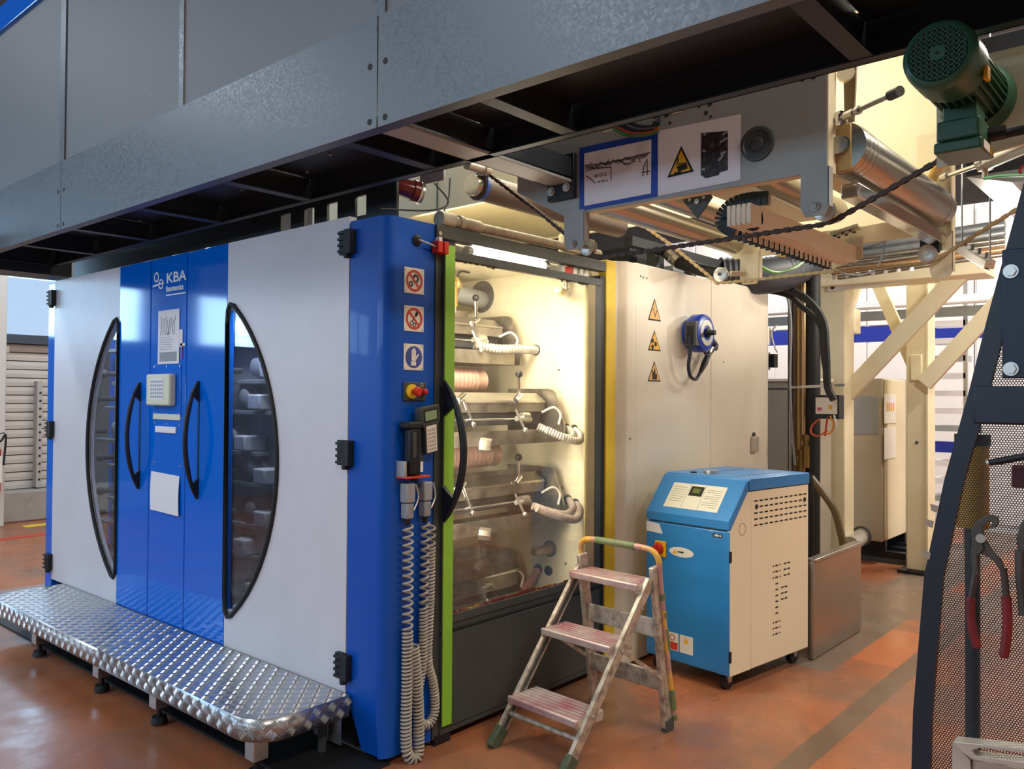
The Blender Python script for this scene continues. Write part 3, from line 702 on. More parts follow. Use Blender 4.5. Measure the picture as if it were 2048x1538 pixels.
MB().box(.062,.075,-.06,0,1.245,1.315).build('bracket_side', m_zinc, hd, bevel=.002)
MB().box(.062,.20,-.075,0,1.238,1.248).build('bracket_shelf', m_redpaint, hd, bevel=.002)
q = MB().box(.085,.155,-.07,-.02,1.25,1.46); q.build('grip', m_black, hd, bevel=.015, seg=3)
q = MB().box(.07,.15,-.075,-.01,1.455,1.485); q.build('nose', m_rubber, hd, bevel=.008)
MB().box(.10,.118,-.0725,-.069,1.33,1.44).build('grip_inlay', m_dkpanel, hd, bevel=.004)
MB().box(.142,.156,-.074,-.069,1.265,1.31).build('sticker', m_signwhite, hd, smooth=False)
for i, (x0, nm) in enumerate(((.082,'left grey cable plug clamped under the black handgrip device'),(.185,'right grey cable plug clamped below the hand terminal'))):
    cg = thing('cable_plug', nm, 'plug', (x0+.03,-.03,1.06))
    MB().box(x0,x0+.05,-.055,-.004,1.13,1.215).build('upper_shell', m_grey, cg, bevel=.006); MB().box(x0+.006,x0+.046,-.05,-.004,1.06,1.128).build('lower_shell', m_grey, cg, bevel=.006)
    MB().tube(catmull([(x0+.055,-.05,1.21),(x0+.06,-.06,1.15),(x0+.03,-.065,1.10)]), .004).build('latch_wire', m_zinc, cg)
    MB().cyl((x0+.026,-.03,1.06),(x0+.026,-.03,1.03),.014,.009,n=12).build('boot', m_rubber, cg)
def coil(path, r, turns_fn, lab, wire=.0056, k=11):
    """helical lead wound along a path; turns_fn(s) gives turns per metre at arc length s"""
    P_ = catmull(path, 40); pts = []; s_acc = 0; ph = 0; prev = None
    fine = []
    for i in range(len(P_)-1):
        L_ = (P_[i+1]-P_[i]).length; m_ = max(1, int(L_*turns_fn(s_acc)*k)+1)
        for j in range(m_):
            t = j/m_; c = P_[i].lerp(P_[i+1], t); d = (P_[i+1]-P_[i]).normalized()
            if prev is None: prev = Vector((1,0,0))
            a = (prev-d*prev.dot(d)).normalized(); prev = a; b_ = d.cross(a)
            pts.append(c+(a*cos(ph)+b_*sin(ph))*r); ph += 2*pi*turns_fn(s_acc)*L_/m_
        s_acc += L_
    o = MB().tube(pts, wire, 5).build('coiled_lead', m_lead); return tag(o, lab, 'cable', 'coiled leads on the blue column')
m_lead = M('grey_lead', '#b3ada2', .35)
coil([(.108,-.032,1.03),(.110,-.032,.7),(.108,-.034,.35),(.10,-.04,.12),(.105,-.05,.035),(.15,-.06,.02),(.17,-.045,.12),(.165,-.04,.3),(.14,-.04,.5)], .021, lambda s: 30 if s < .45 else 62, 'left coiled grey lead hanging down to the floor beside the column')
coil([(.212,-.032,1.03),(.205,-.032,.72),(.20,-.032,.42),(.175,-.032,.28),(.178,-.035,.17),(.23,-.04,.13),(.275,-.035,.18),(.268,-.032,.3),(.235,-.03,.42),(.245,-.03,.7),(.25,-.03,1.02)], .017, lambda s: 30 if s < .38 or s > 1.75 else 66, 'right coiled grey lead hanging in a short loop by the green strip')
# ================================================================== ink decks behind the glass door
def ink_deck(y0, z0, lab, x1=1.50, cover=False):
    t = thing('ink_deck', lab, 'ink deck', (.47, y0, z0), group='ink decks inside the press')
    X0 = .47
    def ext(poly, name, mat, xa=X0, xb=x1, bevel=0):
        return MB().prism([(xa, y0+y, z0+z) for y, z in poly], (xb-xa,0,0)).build(name, mat, t, bevel=bevel, smooth=False)
    tr = ext([(0,0),(.34,0),(.34,.012),(.006,.012),(.006,.078),(0,.078)], 'tray', m_stain)
    ext([(.05,.012),(.34,.012),(.34,.03),(.05,.03)], 'ink_pool', M('wet_ink','#3b302c',.15) if False else m_darkint)
    if cover:
        ext([(.02,.11),(.03,.20),(.14,.285),(.40,.30),(.40,.10)], 'cover', m_stain)
        ext([(-.004,.20),(.004,.205),(.004,.215),(-.004,.21)], 'cover_lip', m_chrome)
    else:
        ext([(.10,.175),(.105,.235),(.17,.278),(.36,.285),(.36,.175)], 'chamber_body', m_stain)
        ext([(.098,.228),(.103,.24),(.168,.283),(.172,.276)], 'clamp_bar', m_steel)
    ext([(.14,.10),(.34,.10),(.34,.165),(.14,.165)], 'blade_holder', m_darkint)
    rd = MB().cyl((X0,y0+.07,z0+.135),(x1-.32,y0+.07,z0+.135),.008,n=10); rd.build('rod', m_chrome, t)
    # end plate with a rounded upper corner
    pl = [(-.015,-.0),(-.015,.10)]+[(.02,.20)]+[(.05+.06*(1-cos(pi/2*i/5)), .26+.05*sin(pi/2*i/5)) for i in range(6)]+[(.42,.31),(.42,0)]
    MB().prism([(x1+.03,y0+y,z0+z) for y,z in pl], (.02,0,0)).build('end_plate', m_stain, t)
    for k, (x, up, ang) in enumerate(((.80,-1,12),(1.26,1,-24))):
        b0 = Vector((x, y0+.10, z0+(.255 if not cover else .27)))
        lv = MB().cyl(b0+Vector((-.045,-.01,-.018)), b0+Vector((.03,.015,.012)), .019, n=14).build('lever_boss', m_chrome, t)
        d = Vector((sin(R(ang)), -.35, up*cos(R(ang)))).normalized(); e = b0+d*.155
        q = MB().cyl(b0, e, .009, n=8); q.build('lever_arm', m_chrome, lv)
        MB().ball(e, .021 if up > 0 else .016, 14).build('lever_knob', m_black if up > 0 else m_chrome, lv)
    # drain tap and hose out through the wall
    xt = x1-.36
    q = MB().bar((xt,y0+.02,z0+.19),(xt+.04,y0-.01,z0+.085),.012,.012); q.ball((xt+.045,y0-.014,z0+.075),.016); q.cyl((xt+.02,y0+.03,z0+.14),(xt+.14,y0+.03,z0+.13),.016,n=10); q.build('drain_tap', m_zinc, t)
    MB().cyl((xt+.06,y0+.03,z0+.15),(xt+.12,y0+.03,z0+.15),.024,n=12).build('hose_clamp', m_zinc, t)
    hk = [(x1-.08,y0+.06,z0+.17),(x1-.02,y0+.02,z0+.20),(x1+.02,y0+.0,z0+.16),(x1-.01,y0-.01,z0+.10)]
    MB().tube(catmull(hk), .007, 8).build('hook', m_signwhite, t)
    kn = MB().lathe((.82,y0-.012,z0+.012),(.55,-.8,-.1),[(0,.036),(.055,.036),(.062,.032)],8) if not cover else MB().lathe((1.3,y0+.0,z0+.02),(.55,-.8,-.1),[(0,.02),(.04,.02)],8)
    kn.build('clamp_knob', m_stain, t)
    return t
ink_deck(.22, 1.335, 'second ink deck from the top behind the glass door')
ink_deck(.22, .868, 'third ink deck from the top, with pale wrapped hoses')
ink_deck(.56, 1.79, 'topmost ink deck, near the lamp tube')
ink_deck(.50, .345, 'lowest ink deck with a dark sloping cover', cover=True)
m_wrap = M('wrapped_hose', '#b8a89c', .7, 0, var=.6, vs_=30, var_col='#7a5a58')
def ribbed(path, r, name, lab, cat='hose', group=None, mat=None, amp=.12, step=.012):
    P_ = catmull(path, 14); L_ = sum((P_[i+1]-P_[i]).length for i in range(len(P_)-1)); rad = []; pts = []; s_ = 0
    for i in range(len(P_)-1):
        l = (P_[i+1]-P_[i]).length; m_ = max(1, int(l/(step/2)))
        for j in range(m_):
            pts.append(P_[i].lerp(P_[i+1], j/m_)); rad.append(r*(1+(amp if len(pts) % 2 else -amp)))
    o = MB().tube(pts, rad, 10).build(name, mat or m_wrap); return tag(o, lab, cat, group)
ribbed([(1.22,.18,.99),(1.30,.12,.955),(1.42,.10,.93),(1.54,.14,.95),(1.625,.235,.985)], .022, 'ink_hose', 'left wrapped ink hose leaving the third deck', group='ink hoses', amp=.06)
ribbed([(1.20,.13,.985),(1.31,.07,.935),(1.44,.05,.905),(1.55,.10,.93),(1.625,.178,.965)], .023, 'ink_hose', 'right wrapped ink hose leaving the third deck', group='ink hoses', amp=.06)
ribbed([(1.28,.19,1.43),(1.36,.13,1.385),(1.47,.11,1.36),(1.56,.16,1.385),(1.625,.25,1.41)], .021, 'ink_hose', 'left ribbed ink hose leaving the second deck', group='ink hoses', amp=.08, mat=m_alu_matt)
ribbed([(1.30,.14,1.41),(1.38,.08,1.365),(1.48,.06,1.345),(1.57,.11,1.37),(1.625,.19,1.405)], .021, 'ink_hose', 'right ribbed ink hose leaving the second deck', group='ink hoses', amp=.08, mat=m_alu_matt)
ribbed([(1.18,.60,1.90),(1.3,.53,1.88),(1.45,.49,1.885),(1.625,.49,1.885)], .026, 'ink_hose', 'ribbed ink hose leaving the topmost deck', group='ink hoses', amp=.1, mat=m_alu_matt)
ribbed([(1.5,.5,.43),(1.56,.47,.47),(1.625,.46,.54)], .024, 'ink_hose', 'red stained ink hose low on the chamber wall', group='ink hoses', amp=.05, mat=M('red_stained_hose','#b08078',.6))
q = MB()
for y, z, r in ((.235,.985,.03),(.178,.965,.03),(.25,1.41,.028),(.19,1.405,.028),(.49,1.885,.034),(.37,.675,.05),(.46,.54,.03),(.38,.54,.03)):
    MB().cyl((1.6195,y,z),(1.614,y,z),r,n=20).build('wall_port', m_darkint, cw)
MB().cyl((1.6195,.95,2.25),(1.616,.95,2.25),.105,n=28).build('round_opening', M('opening_shade','#55524f',.8), cw)
for y, z in ((.28,1.05),(.30,1.53),(.25,.60),(.31,1.76)): MB().cyl((1.6195,y,z),(1.617,y,z),.007,n=8).build('bolt_hole', m_darkint, cw)
kn = MB().lathe((1.614,.37,.675),(-1,0,0),[(0,.036),(.02,.036),(.022,.028),(.08,.028),(.082,.024),(.15,.024),(.155,.02)],18).build('spindle_stub', M('bronze','#a58a5e',.4,.7), cw)
# anilox rolls with ribbed bands
m_roll = M('stained_roll', '#c9a294', .35, .3, var=.5, vs_=20, stretch=(6,1,1), var_col='#8e5c54')
for y, z, x1, lab in ((.66,1.69,1.28,'ribbed pink-stained roll between the first and second ink decks'),(.58,1.255,1.32,'ribbed pink-stained roll between the second and third ink decks')):
    prof = [(0,.075)]
    for i in range(24): prof += [(.01+i*(x1-.5)/24,.075),(.018+i*(x1-.5)/24,.070)]
    prof += [(x1-.45,.075),(x1-.44,.066),(x1-.42,.04)]
    o = MB().lathe((.46,y,z),(1,0,0),prof,24).build('ink_roll', m_roll); tag(o, lab, 'roller', 'ink rolls')
# pneumatic cluster top left, ball valve top right
pv = thing('valve_cluster', 'brass coloured valve cluster with grey cylinder in the chamber top left', 'valve', (.9,.85,2.1))
MB().cyl((1.25,.86,2.235),(1.6,.94,2.225),.058,n=20).build('cylinder', m_grey, pv)
MB().lathe((1.08,.72,2.27),(.6,.3,0),[(0,.04),(.06,.04),(.065,.05),(.09,.05),(.095,.035),(.16,.035)],14).build('body', M('brass','#c2a25e',.35,.7), pv)
MB().cyl((1.14,.74,2.26),(1.14,.74,2.13),.03,n=12).build('elbow', M('brass_worn','#b89a5a',.4,.7), pv)
MB().cyl((1.14,.74,2.15),(1.14,.74,2.09),.022,n=10).build('fitting', m_zinc, pv)
MB().tube(catmull([(1.18,.75,2.30),(1.2,.74,2.345),(1.28,.74,2.35)]), .006).build('air_line', m_black, pv)
MB().box(1.08,1.33,.80,.86,2.08,2.12).build('bracket', m_stain, pv)
bv = thing('ball_valve', 'small brass ball valve hanging in the chamber top right corner', 'valve', (1.5,.2,2.2))
MB().cyl((1.40,.15,2.215),(1.50,.2,2.21),.024,n=6).build('nut', M('brass_nut','#c9b06e',.35,.7), bv)
MB().lathe((1.48,.19,2.21),(.9,.35,0),[(0,.014),(.03,.022),(.07,.026),(.11,.02),(.13,.02)],14).build('body', m_zinc, bv)
MB().cyl((1.57,.22,2.21),(1.57,.22,2.36),.014,n=10).build('pipe', m_zinc, bv)
MB().bar((1.50,.18,2.238),(1.61,.2,2.24),.012,.006).build('lever', m_zinc, bv)

# ================================================================== cream enclosure to the right of the glass door
se = thing('side_enclosure', 'tall cream panel enclosure with yellow edge behind the blue cabinet', 'enclosure', (2.7,.5,0))
MB().box(1.652,1.752,-.012,.05,.02,2.40).build('yellow_edge', m_yellow, se, bevel=.004, label='vertical yellow strip')
pr = [(1.752,.05),(1.752,-.01)]+[(1.77+.05*(i/5), -.01-.04*sin(pi/2*i/5)) for i in range(6)]+[(1.905,-.05),(1.905,.05)]
MB().prism([(x,y,.02) for x,y in pr], (0,0,2.385)).build('rounded_edge', m_cream, se)
MB().box(1.907,2.862,-.05,1.2,.02,2.41).build('panel', m_cream, se, bevel=.003)
MB().box(2.868,3.80,-.05,1.2,.02,2.425).build('panel', m_cream, se, bevel=.003)
MB().box(1.66,3.8,.05,1.2,.02,2.38).build('core', m_cream2, se, smooth=False)
for x, z in ((1.99,2.33),(1.96,2.335),(2.03,2.33),(1.85,1.35),(3.05,1.85)): MB().cyl((x,-.05,z),(x,-.052,z),.006,n=8).build('rivet', m_dkpanel, se)
MB().box(3.49,3.585,-.075,-.05,1.195,1.31).build('latch_box', m_alu_matt, se, bevel=.006)
MB().cyl((3.535,-.05,1.32),(3.535,-.062,1.32),.02,n=14).build('latch_lock', m_dkpanel, se)
def warn_tri(xc, z0, z1, face, lab, icon):
    y = -.0505; w_ = .075
    t = MB().prism([(xc-w_,y,z0),(xc+w_,y,z0),(xc,y,z1)], (0,-.0012,0)).build('warning_sticker', m_ink, se, smooth=False, label=lab)
    h = z1-z0
    MB().prism([(xc-w_*.84,y-.0013,z0+h*.06),(xc+w_*.84,y-.0013,z0+h*.06),(xc,y-.0013,z1-h*.10)], (0,-.0006,0)).build('face', face, t, smooth=False)
    q = MB(); yy = y-.0022; zc = z0+h*.33
    if icon == 0: q.bar((xc-.02,yy,zc+.03),(xc+.01,yy,zc-.02),.005,.0006,(0,1,0)); q.bar((xc+.03,yy,zc+.02),(xc-.0,yy,zc-.02),.005,.0006,(0,1,0))
    if icon == 1:
        for i in range(3): q.cyl((xc-.012+.024*cos(2.1*i),yy,zc+.022*sin(2.1*i)),(xc-.012+.024*cos(2.1*i),yy-.0006,zc+.022*sin(2.1*i)),.015,n=12)
    if icon == 2: q.prism([(xc-.028,yy,zc-.03),(xc+.028,yy,zc-.03),(xc+.03,yy,zc+.01),(xc+.012,yy,zc+.0),(xc+.006,yy,zc+.045),(xc-.012,yy,zc+.012),(xc-.024,yy,zc+.03)], (0,-.0006,0))
    q.build('icon', m_ink, t, smooth=False)
warn_tri(2.12, 2.075, 2.212, m_amber, 'faded amber crush warning triangle', 0)
warn_tri(2.12, 1.888, 2.015, m_signyel, 'yellow fan warning triangle', 1)
warn_tri(2.12, 1.697, 1.823, m_amber, 'amber fire warning triangle', 2)
# hose reel
hr = thing('hose_reel', 'blue air hose reel mounted on the cream panel', 'hose reel', (2.6,-.1,1.9))
m_reel = M('blue_plastic', '#1f3fae', .3)
MB().cyl((2.56,-.05,2.02),(2.56,-.075,2.02),.10,n=20).build('wall_bracket', m_reel, hr)
q = MB()
prf = [(0,.085),(.006,.115),(.02,.125),(.085,.125),(.10,.115),(.106,.09)]
MB().lathe((2.56,-.072,2.02),(0,-1,0),prf,30).build('drum_case', m_reel, hr)
MB().prism([(2.425,-.09,1.93),(2.425,-.17,1.93),(2.425,-.17,2.09),(2.425,-.09,2.09)], (.06,0,0)).build('outlet_plate', m_dkpanel, hr, bevel=.004)
MB().prism([(2.422,-.105,1.945),(2.422,-.155,1.945),(2.422,-.155,2.06),(2.422,-.105,2.06)], (.005,0,0)).build('outlet_slot', m_ink, hr)
MB().lathe((2.56,-.178,2.02),(0,-1,0),[(0,.03),(.02,.03),(.022,.018),(.06,.016)],14).build('crank_knob', m_black, hr)
MB().ring((2.56,-.1785,2.02),(0,-1,0),.05,.085,.002,26).build('side_print', m_zinc, hr)
hs = thing('air_gun_hose', 'dark air hose looping from the blue reel to a hooked blow gun', 'hose', (2.6,-.12,1.75))
m_hose = M('dark_air_hose','#232b3a',.4)
MB().tube(catmull([(2.42,-.13,1.99),(2.42,-.135,1.90),(2.425,-.12,1.80),(2.47,-.11,1.735),(2.55,-.105,1.72),(2.62,-.10,1.765)],8), .012, 8).build('hose', m_hose, hs)
MB().tube([(2.62,-.10,1.765),(2.68,-.10,1.83),(2.74,-.10,1.90)], [.013,.022,.016], 10).build('grip', m_black, hs)
MB().tube([(2.74,-.10,1.90),(2.81,-.095,1.965),(2.83,-.095,1.99)], [.016,.016,.01], 10).build('nozzle', m_zinc, hs)
MB().tube(catmull([(2.60,-.13,2.01),(2.62,-.12,1.93),(2.70,-.11,1.88),(2.80,-.11,1.93),(2.86,-.10,1.96)],8), .009, 8).build('hook_loop', m_hose, hs)
MB().ring((2.84,-.10,1.95),(0,1,0),.022,.032,.012,16).build('hang_ring', m_black, hs)
MB().ball((2.79,-.10,1.97),.03,12).build('hose_stop', m_hose, hs)
# ================================================================== roller bridge: side plates, hangers, rollers
rb = thing('roller_bridge', 'web bridge of cream side plates carrying steel rollers beside the press', 'machine', (1.06,-1.2,2.2))
pol = [(-.40,2.78),(-.40,2.49),(-.655,2.352),(-1.746,2.352),(-1.746,2.78)]
npl = MB().prism([(.40,y,z) for y,z in pol], (.012,0,0)).build('side_plate', m_plate, rb, smooth=False, label='near side plate')
MB().box(.40,.47,-1.752,-1.746,2.352,2.78).build('end_flange', m_cream2, npl, smooth=False)
MB().box(.412,.45,-1.746,-.655,2.352,2.358).build('bottom_flange', m_cream2, npl, smooth=False)
q = MB().prism([(.412,-.40,2.49),(.412,-.655,2.352),(.412,-.655,2.358),(.412,-.40,2.496)], (.04,0,0)); q.build('slant_flange', m_cream2, npl, smooth=False)
for (x_, y_, rr) in ((1310,232,.010),(1333,228,.013),(1310,248,.012),(1340,246,.006),(1420,208,.009),(1412,226,.008),(1398,214,.005),(1422,233,.005),(1627,152,.011),(1605,160,.006),(1640,146,.007)):
    p = at('x',.3995,x_,y_); MB().cyl(p, p+Vector((-.001,0,0)), rr, n=12).build('plate_hole', m_darkint, npl)
for (x_, y_) in ((1215,262),(1355,224),(1370,218)):
    p = at('x',.3995,x_,y_); MB().box(p.x-.001,p.x,p.y-.02,p.y+.02,p.z-.004,p.z+.004).build('plate_slot', m_cream2, npl, smooth=False)
dc = at('x',.40,1515,288)
MB().lathe((.40,dc.y,dc.z),(-1,0,0),[(0,.062),(.008,.060),(.010,.050),(.006,.046),(.008,.030),(.006,.026),(.010,.022),(.012,.010)],30).build('bearing_cover', m_dkpanel, npl)
def hanger(pt, yA, yB, zA, zB, x, mat, s=1):
    h = MB().prism([(x,yA,zA),(x,yB,zA),(x,yB,zB+.03),(x,yB+(.015 if yA > yB else -.015),zB),(x,yA-(.015 if yA > yB else -.015),zB),(x,yA,zB+.03)], (.006,0,0))
    h.box(x, x+.035, yB-.002, yB+.002, zB+.03, zA)
    return h.build('hanger', mat, rb, smooth=False)
def wheel(par, x, y, z, r, x0):
    q = MB().lathe((x,y,z),(1,0,0),[(0,r*.6),(.004,r),(.010,r),(.012,r*.86),(.018,r*.86),(.020,r),(.026,r),(.03,r*.6)],24); q.build('guide_wheel', m_zinc, par)
    q = MB().cyl((x0,y,z),(x+.05,y,z),.009,n=10); q.cyl((x0-.004,y,z),(x0-.008,y,z),.016,n=14); q.cyl((x0-.008,y,z),(x0-.016,y,z),.010,n=6); q.build('axle', m_chrome, par)
h1 = hanger('a',-.663,-.765,2.365,2.205,.394,m_plate); wheel(h1,.485,-.712,2.228,.036,.394)
h2 = hanger('b',-1.662,-1.755,2.365,2.205,.394,m_plate); wheel(h2,.465,-1.712,2.236,.036,.394)
h3 = hanger('c',-.812,-.918,2.36,2.19,1.715,m_cream2); wheel(h3,1.64,-.735,2.245,.038,1.65)
h4 = hanger('d',-1.728,-1.822,2.42,2.14,1.715,m_cream2); wheel(h4,1.64,-1.735,2.246,.04,1.65)
for hh, y in ((h3,-.775),(h4,-1.735)): MB().cyl((1.66,y-.01,2.246),(1.72,y-.06,2.25),.014,n=10).build('stub', m_cream2, hh)
fpl = MB().prism([(1.72,y,z) for y,z in ((-.66,2.50),(-.70,2.40),(-.78,2.33),(-1.25,2.335),(-1.825,2.345),(-1.825,2.80),(-1.672,2.80),(-1.672,2.432),(-1.44,2.418),(-.90,2.42),(-.80,2.50))], (.014,0,0)).build('side_plate', m_cream2, rb, smooth=False, label='far cream side plate')
MB().box(1.70,1.72,-1.825,-1.819,2.345,2.80).build('end_flange', m_cream2, fpl, smooth=False)
bs = MB().prism([(2.02,y,z) for y,z in ((-1.76,2.43),(-.75,2.43),(-.62,2.66),(3.4,2.66),(3.4,3.6),(-1.76,3.6))], (.02,0,0)).build('back_sheet', m_cream2, rb, smooth=False)
MB().prism([(1.0,.12,2.665),(1.0,3.3,2.665),(1.0,3.3,2.675),(1.0,.12,2.675)], (1.0,0,0)).build('hood_floor', m_cream2, rb, smooth=False)
for y in (.4,1.8): MB().box(2.014,2.02,y-.004,y+.004,2.68,3.6).build('sheet_joint', m_dkpanel, bs, smooth=False)
# rollers
def roller(y, z, r, mat, x0=.45, x1=1.71, name='roller', lab=None, jr=None):
    jr = jr or r*.45
    o = MB().lathe((x0,y,z),(1,0,0),[(0,jr),(.03,jr),(.031,r*.97),(.05,r),(x1-x0-.05,r),(x1-x0-.031,r*.97),(x1-x0-.03,jr),(x1-x0,jr)],32).build(name, mat, rb, label=lab); return o
m_dkroll = M('brown_rubber_roll','#6e6258',.5,.0,var=.15,vs_=4)
ra = roller(-.08,2.586,.062,m_dkroll,lab='dark roller with blue end ring')
MB().ring((.485,-.08,2.586),(1,0,0),.05,.066,.022,28).build('blue_ring', M('blue_ring','#4169c9',.35), ra)
MB().cyl((.44,-.08,2.586),(.475,-.08,2.586),.05,n=24).build('end_cap', m_steel, ra)
MB().lathe((.36,-.13,2.655),(1,0,0),[(0,.024),(.10,.024),(.102,.032),(.14,.032)],18).build('bearing', m_alu_matt, ra)
roller(-.80,2.40,.052,m_steel); roller(-.98,2.435,.045,m_steel); roller(-1.32,2.50,.06,m_steel); roller(-.45,2.70,.05,m_dkroll)
dr_ = roller(-1.765,2.445,.085,m_steel,lab='large brushed steel drum',jr=.03)
for x in (.52,.56,.60,1.60): MB().ring((x,-1.765,2.445),(1,0,0),.08,.0862,.008,32).build('groove', m_zinc, dr_)
MB().box(.55,1.70,-1.80,-1.74,2.285,2.335).build('square_bar', m_chrome, rb, bevel=.004)
MB().box(1.66,1.71,-1.78,-1.70,2.25,2.33).build('bar_clamp', m_black, rb, bevel=.004)
# cream bearing bracket behind the plate end
br = MB().box(.475,.50,-1.80,-1.745,2.36,2.52).build('bearing_bracket', M('tan_bracket','#b79a62',.45), rb, bevel=.004)
q = MB().ring((.474,-1.772,2.45),(-1,0,0),.012,.026,.006,20); q.build('bearing_ring', m_dkpanel, br)
for z in (2.38,2.50): MB().cyl((.49,-1.80,z),(.49,-1.808,z),.009,n=10).build('bolt', m_zinc, br)
MB().prism([(.50,-1.77,2.53),(.50,-1.80,2.53),(.50,-1.81,2.74),(.50,-1.765,2.74)], (.012,0,0)).build('arm_plate', M('dark_tan','#7e6a48',.5), rb, smooth=False)
MB().cyl((.49,-1.775,2.69),(.47,-1.785,2.69),.028,n=18).build('arm_boss', m_cream2, rb)
tb = MB().bar((1.69,-1.67,2.44),(1.69,-1.79,2.66),.012,.13,(1,0,0)).build('tan_plate', M('tan_plate','#c09a50',.45), rb, smooth=False)
for p in ((1.68,-1.70,2.47),(1.68,-1.77,2.6)): MB().cyl(p, Vector(p)+Vector((-.012,0,0)), .009, n=10).build('bolt', m_zinc, tb)
# cream cross beams
m_ext = M('extruded_beam','#f3eddc',.5,.0)
eb = MB()
for k in range(5): eb.box(.52,1.66,-1.425+k*.02,-1.412+k*.02,2.24,2.315)
eb.box(.525,1.655,-1.42,-1.34,2.25,2.305); eb.build('ribbed_beam', m_ext, rb, smooth=False)
MB().prism([(1.66,-1.31,2.22),(1.66,-1.45,2.26),(1.66,-1.45,2.36),(1.66,-1.31,2.35)], (.012,0,0)).build('beam_end', m_cream2, rb, smooth=False)
pb = MB().bar((1.60,-1.33,2.37),(1.62,-1.45,2.40),.09,.012,(0,0,1)).build('perforated_bracket', m_zinc, rb, smooth=False)
for i in range(3):
    for j in range(2): p = Vector((1.575+j*.05,-1.355-i*.035,2.364+i*.008)); MB().cyl(p,p+Vector((0,0,-.006)),.008,n=8).build('hole', m_ink, pb)
MB().box(.46,1.70,-1.30,-1.06,2.475,2.485).build('guide_sheet', m_cream2, rb, smooth=False)
MB().box(.46,1.70,-1.72,-1.46,2.50,2.51).build('guide_sheet', m_cream2, rb, smooth=False)
MB().prism([(.46,-.66,2.56),(.46,-.90,2.47),(.46,-.90,2.48),(.46,-.66,2.57)], (1.24,0,0)).build('guide_sheet', m_cream2, rb, smooth=False)
dp = at('x',.52,1395,398)
MB().prism([(.52,dp.y+.062,dp.z),(.52,dp.y,dp.z-.075),(.52,dp.y-.062,dp.z),(.52,dp.y,dp.z+.075)], (.008,0,0)).build('diamond_plate', m_dkpanel, rb, smooth=False)
for dy, dz in ((0,-.01),(.03,.0),(-.03,.0)): MB().cyl((.52,dp.y+dy,dp.z+dz),(.512,dp.y+dy,dp.z+dz),.010 if dy == 0 else .006,n=12).build('plate_bolt', m_zinc, rb)
# turnbuckle and pneumatic cylinder
t0, t1 = at('x',.46,1680,237), at('x',.24,1800,182)
tk = thing('turnbuckle_rod', 'threaded steel rod joining the plate end to the green motor', 'rod', t0)
d = (t1-t0).normalized()
MB().cyl(t0, t1, .008, n=10).build('rod', m_steel, tk); MB().cyl(t0+d*.03, t0+d*.085, .013, n=6).build('sleeve', m_zinc, tk); MB().cyl(t0+d*.10, t0+d*.12, .014, n=6).build('nut', m_zinc, tk)
q = MB().ring(t0-Vector((.006,0,0)),(1,0,0),.010,.025,.016,20); q.cyl(t0+Vector((.012,0,0)),t0-Vector((.014,0,0)),.014,n=6); q.build('eye', m_chrome, tk)
MB().cyl(t1-d*.05, t1, .016, n=10).build('clevis', m_dkpanel, tk)
c0, c1, c2 = at('x',1.55,1893,352), at('x',1.25,1970,326), at('x',.85,2100,268)
pc = thing('air_cylinder', 'slim pneumatic cylinder with green air line under the green motor', 'cylinder', c0)
MB().cyl(c0, c1, .009, n=10).build('piston_rod', m_chrome, pc); MB().cyl(c1, c2, .030, n=18).build('barrel', m_alu, pc)
dd = (c2-c1).normalized(); MB().cyl(c1-dd*.02, c1+dd*.035, .034, n=6).build('head', m_zinc, pc); MB().cyl(c1, c1+Vector((0,0,-.06)), .011, n=8).build('port', m_alu_matt, pc)
e = c1+Vector((0,0,-.06)); MB().tube(catmull([e, at('x',1.1,2000,352), at('x',.9,2060,350)]), .006).build('air_line', M('green_air_line','#2f9e6b',.4), pc)
MB().ring(at('x',.95,2050,340),(1,0,0),.012,.02,.01,16).build('red_fitting', m_red, pc)
MB().cyl(c0-dd*.05, c0+dd*.02, .016, n=8).build('rod_end', m_zinc, pc)
# taped papers on the near plate
def tag_sheet(pts, name, mat, parent=None, off=0): return MB().prism([p+Vector((-off,0,0)) for p in pts], (-.0008,0,0)).build(name, mat, parent, smooth=False)
def quad(c4, x=.3985): return [at('x',x,*c) for c in c4]
dg = thing('drawing_sheet', 'hand-drawn web path sketch framed with blue tape on the plate', 'paper', (.398,-.92,2.36))
tag_sheet(quad(((1159,296),(1315,263),(1315,393),(1159,422))), 'tape_border', M('blue_tape','#1444ad',.5), dg)
tag_sheet(quad(((1169,307),(1303,279),(1302,387),(1169,412))), 'page', m_paper, dg, .0009)
q = MB(); random.seed(5)
def stroke(pts, r=.0019): q.tube([at('x',.3962,*p) for p in pts], r, 4)
stroke([(1170,331),(1215,326),(1250,318),(1300,305)]); stroke([(1172,342),(1185,338),(1222,334)]); stroke([(1222,334),(1222,360)], .0018); stroke([(1240,322),(1252,330),(1270,322)]); stroke([(1285,352),(1288,332),(1294,318),(1295,350)]); stroke([(1284,345),(1300,342)]); stroke([(1172,352),(1182,358),(1190,366)])
for i in range(26):
    x_ = 1173+i*4.8; y_ = 335-(x_-1170)*.19+random.uniform(-3,3); c = at('x',.3962,x_,y_)
    q.ring(c,(-1,0,0),.0035,.006,.0008,8)
for i in range(14):
    x_ = 1180+random.random()*100; y_ = 331-(x_-1170)*.16+random.uniform(-5,9); stroke([(x_,y_),(x_+random.uniform(2,7),y_+random.uniform(-4,4))], .0013)
q.build('ink_lines', m_ink, dg)
lettering('W D12', 'handwriting', .020, at('x',.3965,1188,356), (0,-1,.0), (0,0,1), m_ink, dg, sx=1.0)
lettering('W M12', 'handwriting', .014, at('x',.3965,1194,367), (0,-1,.0), (0,0,1), m_ink, dg, sx=1.2)
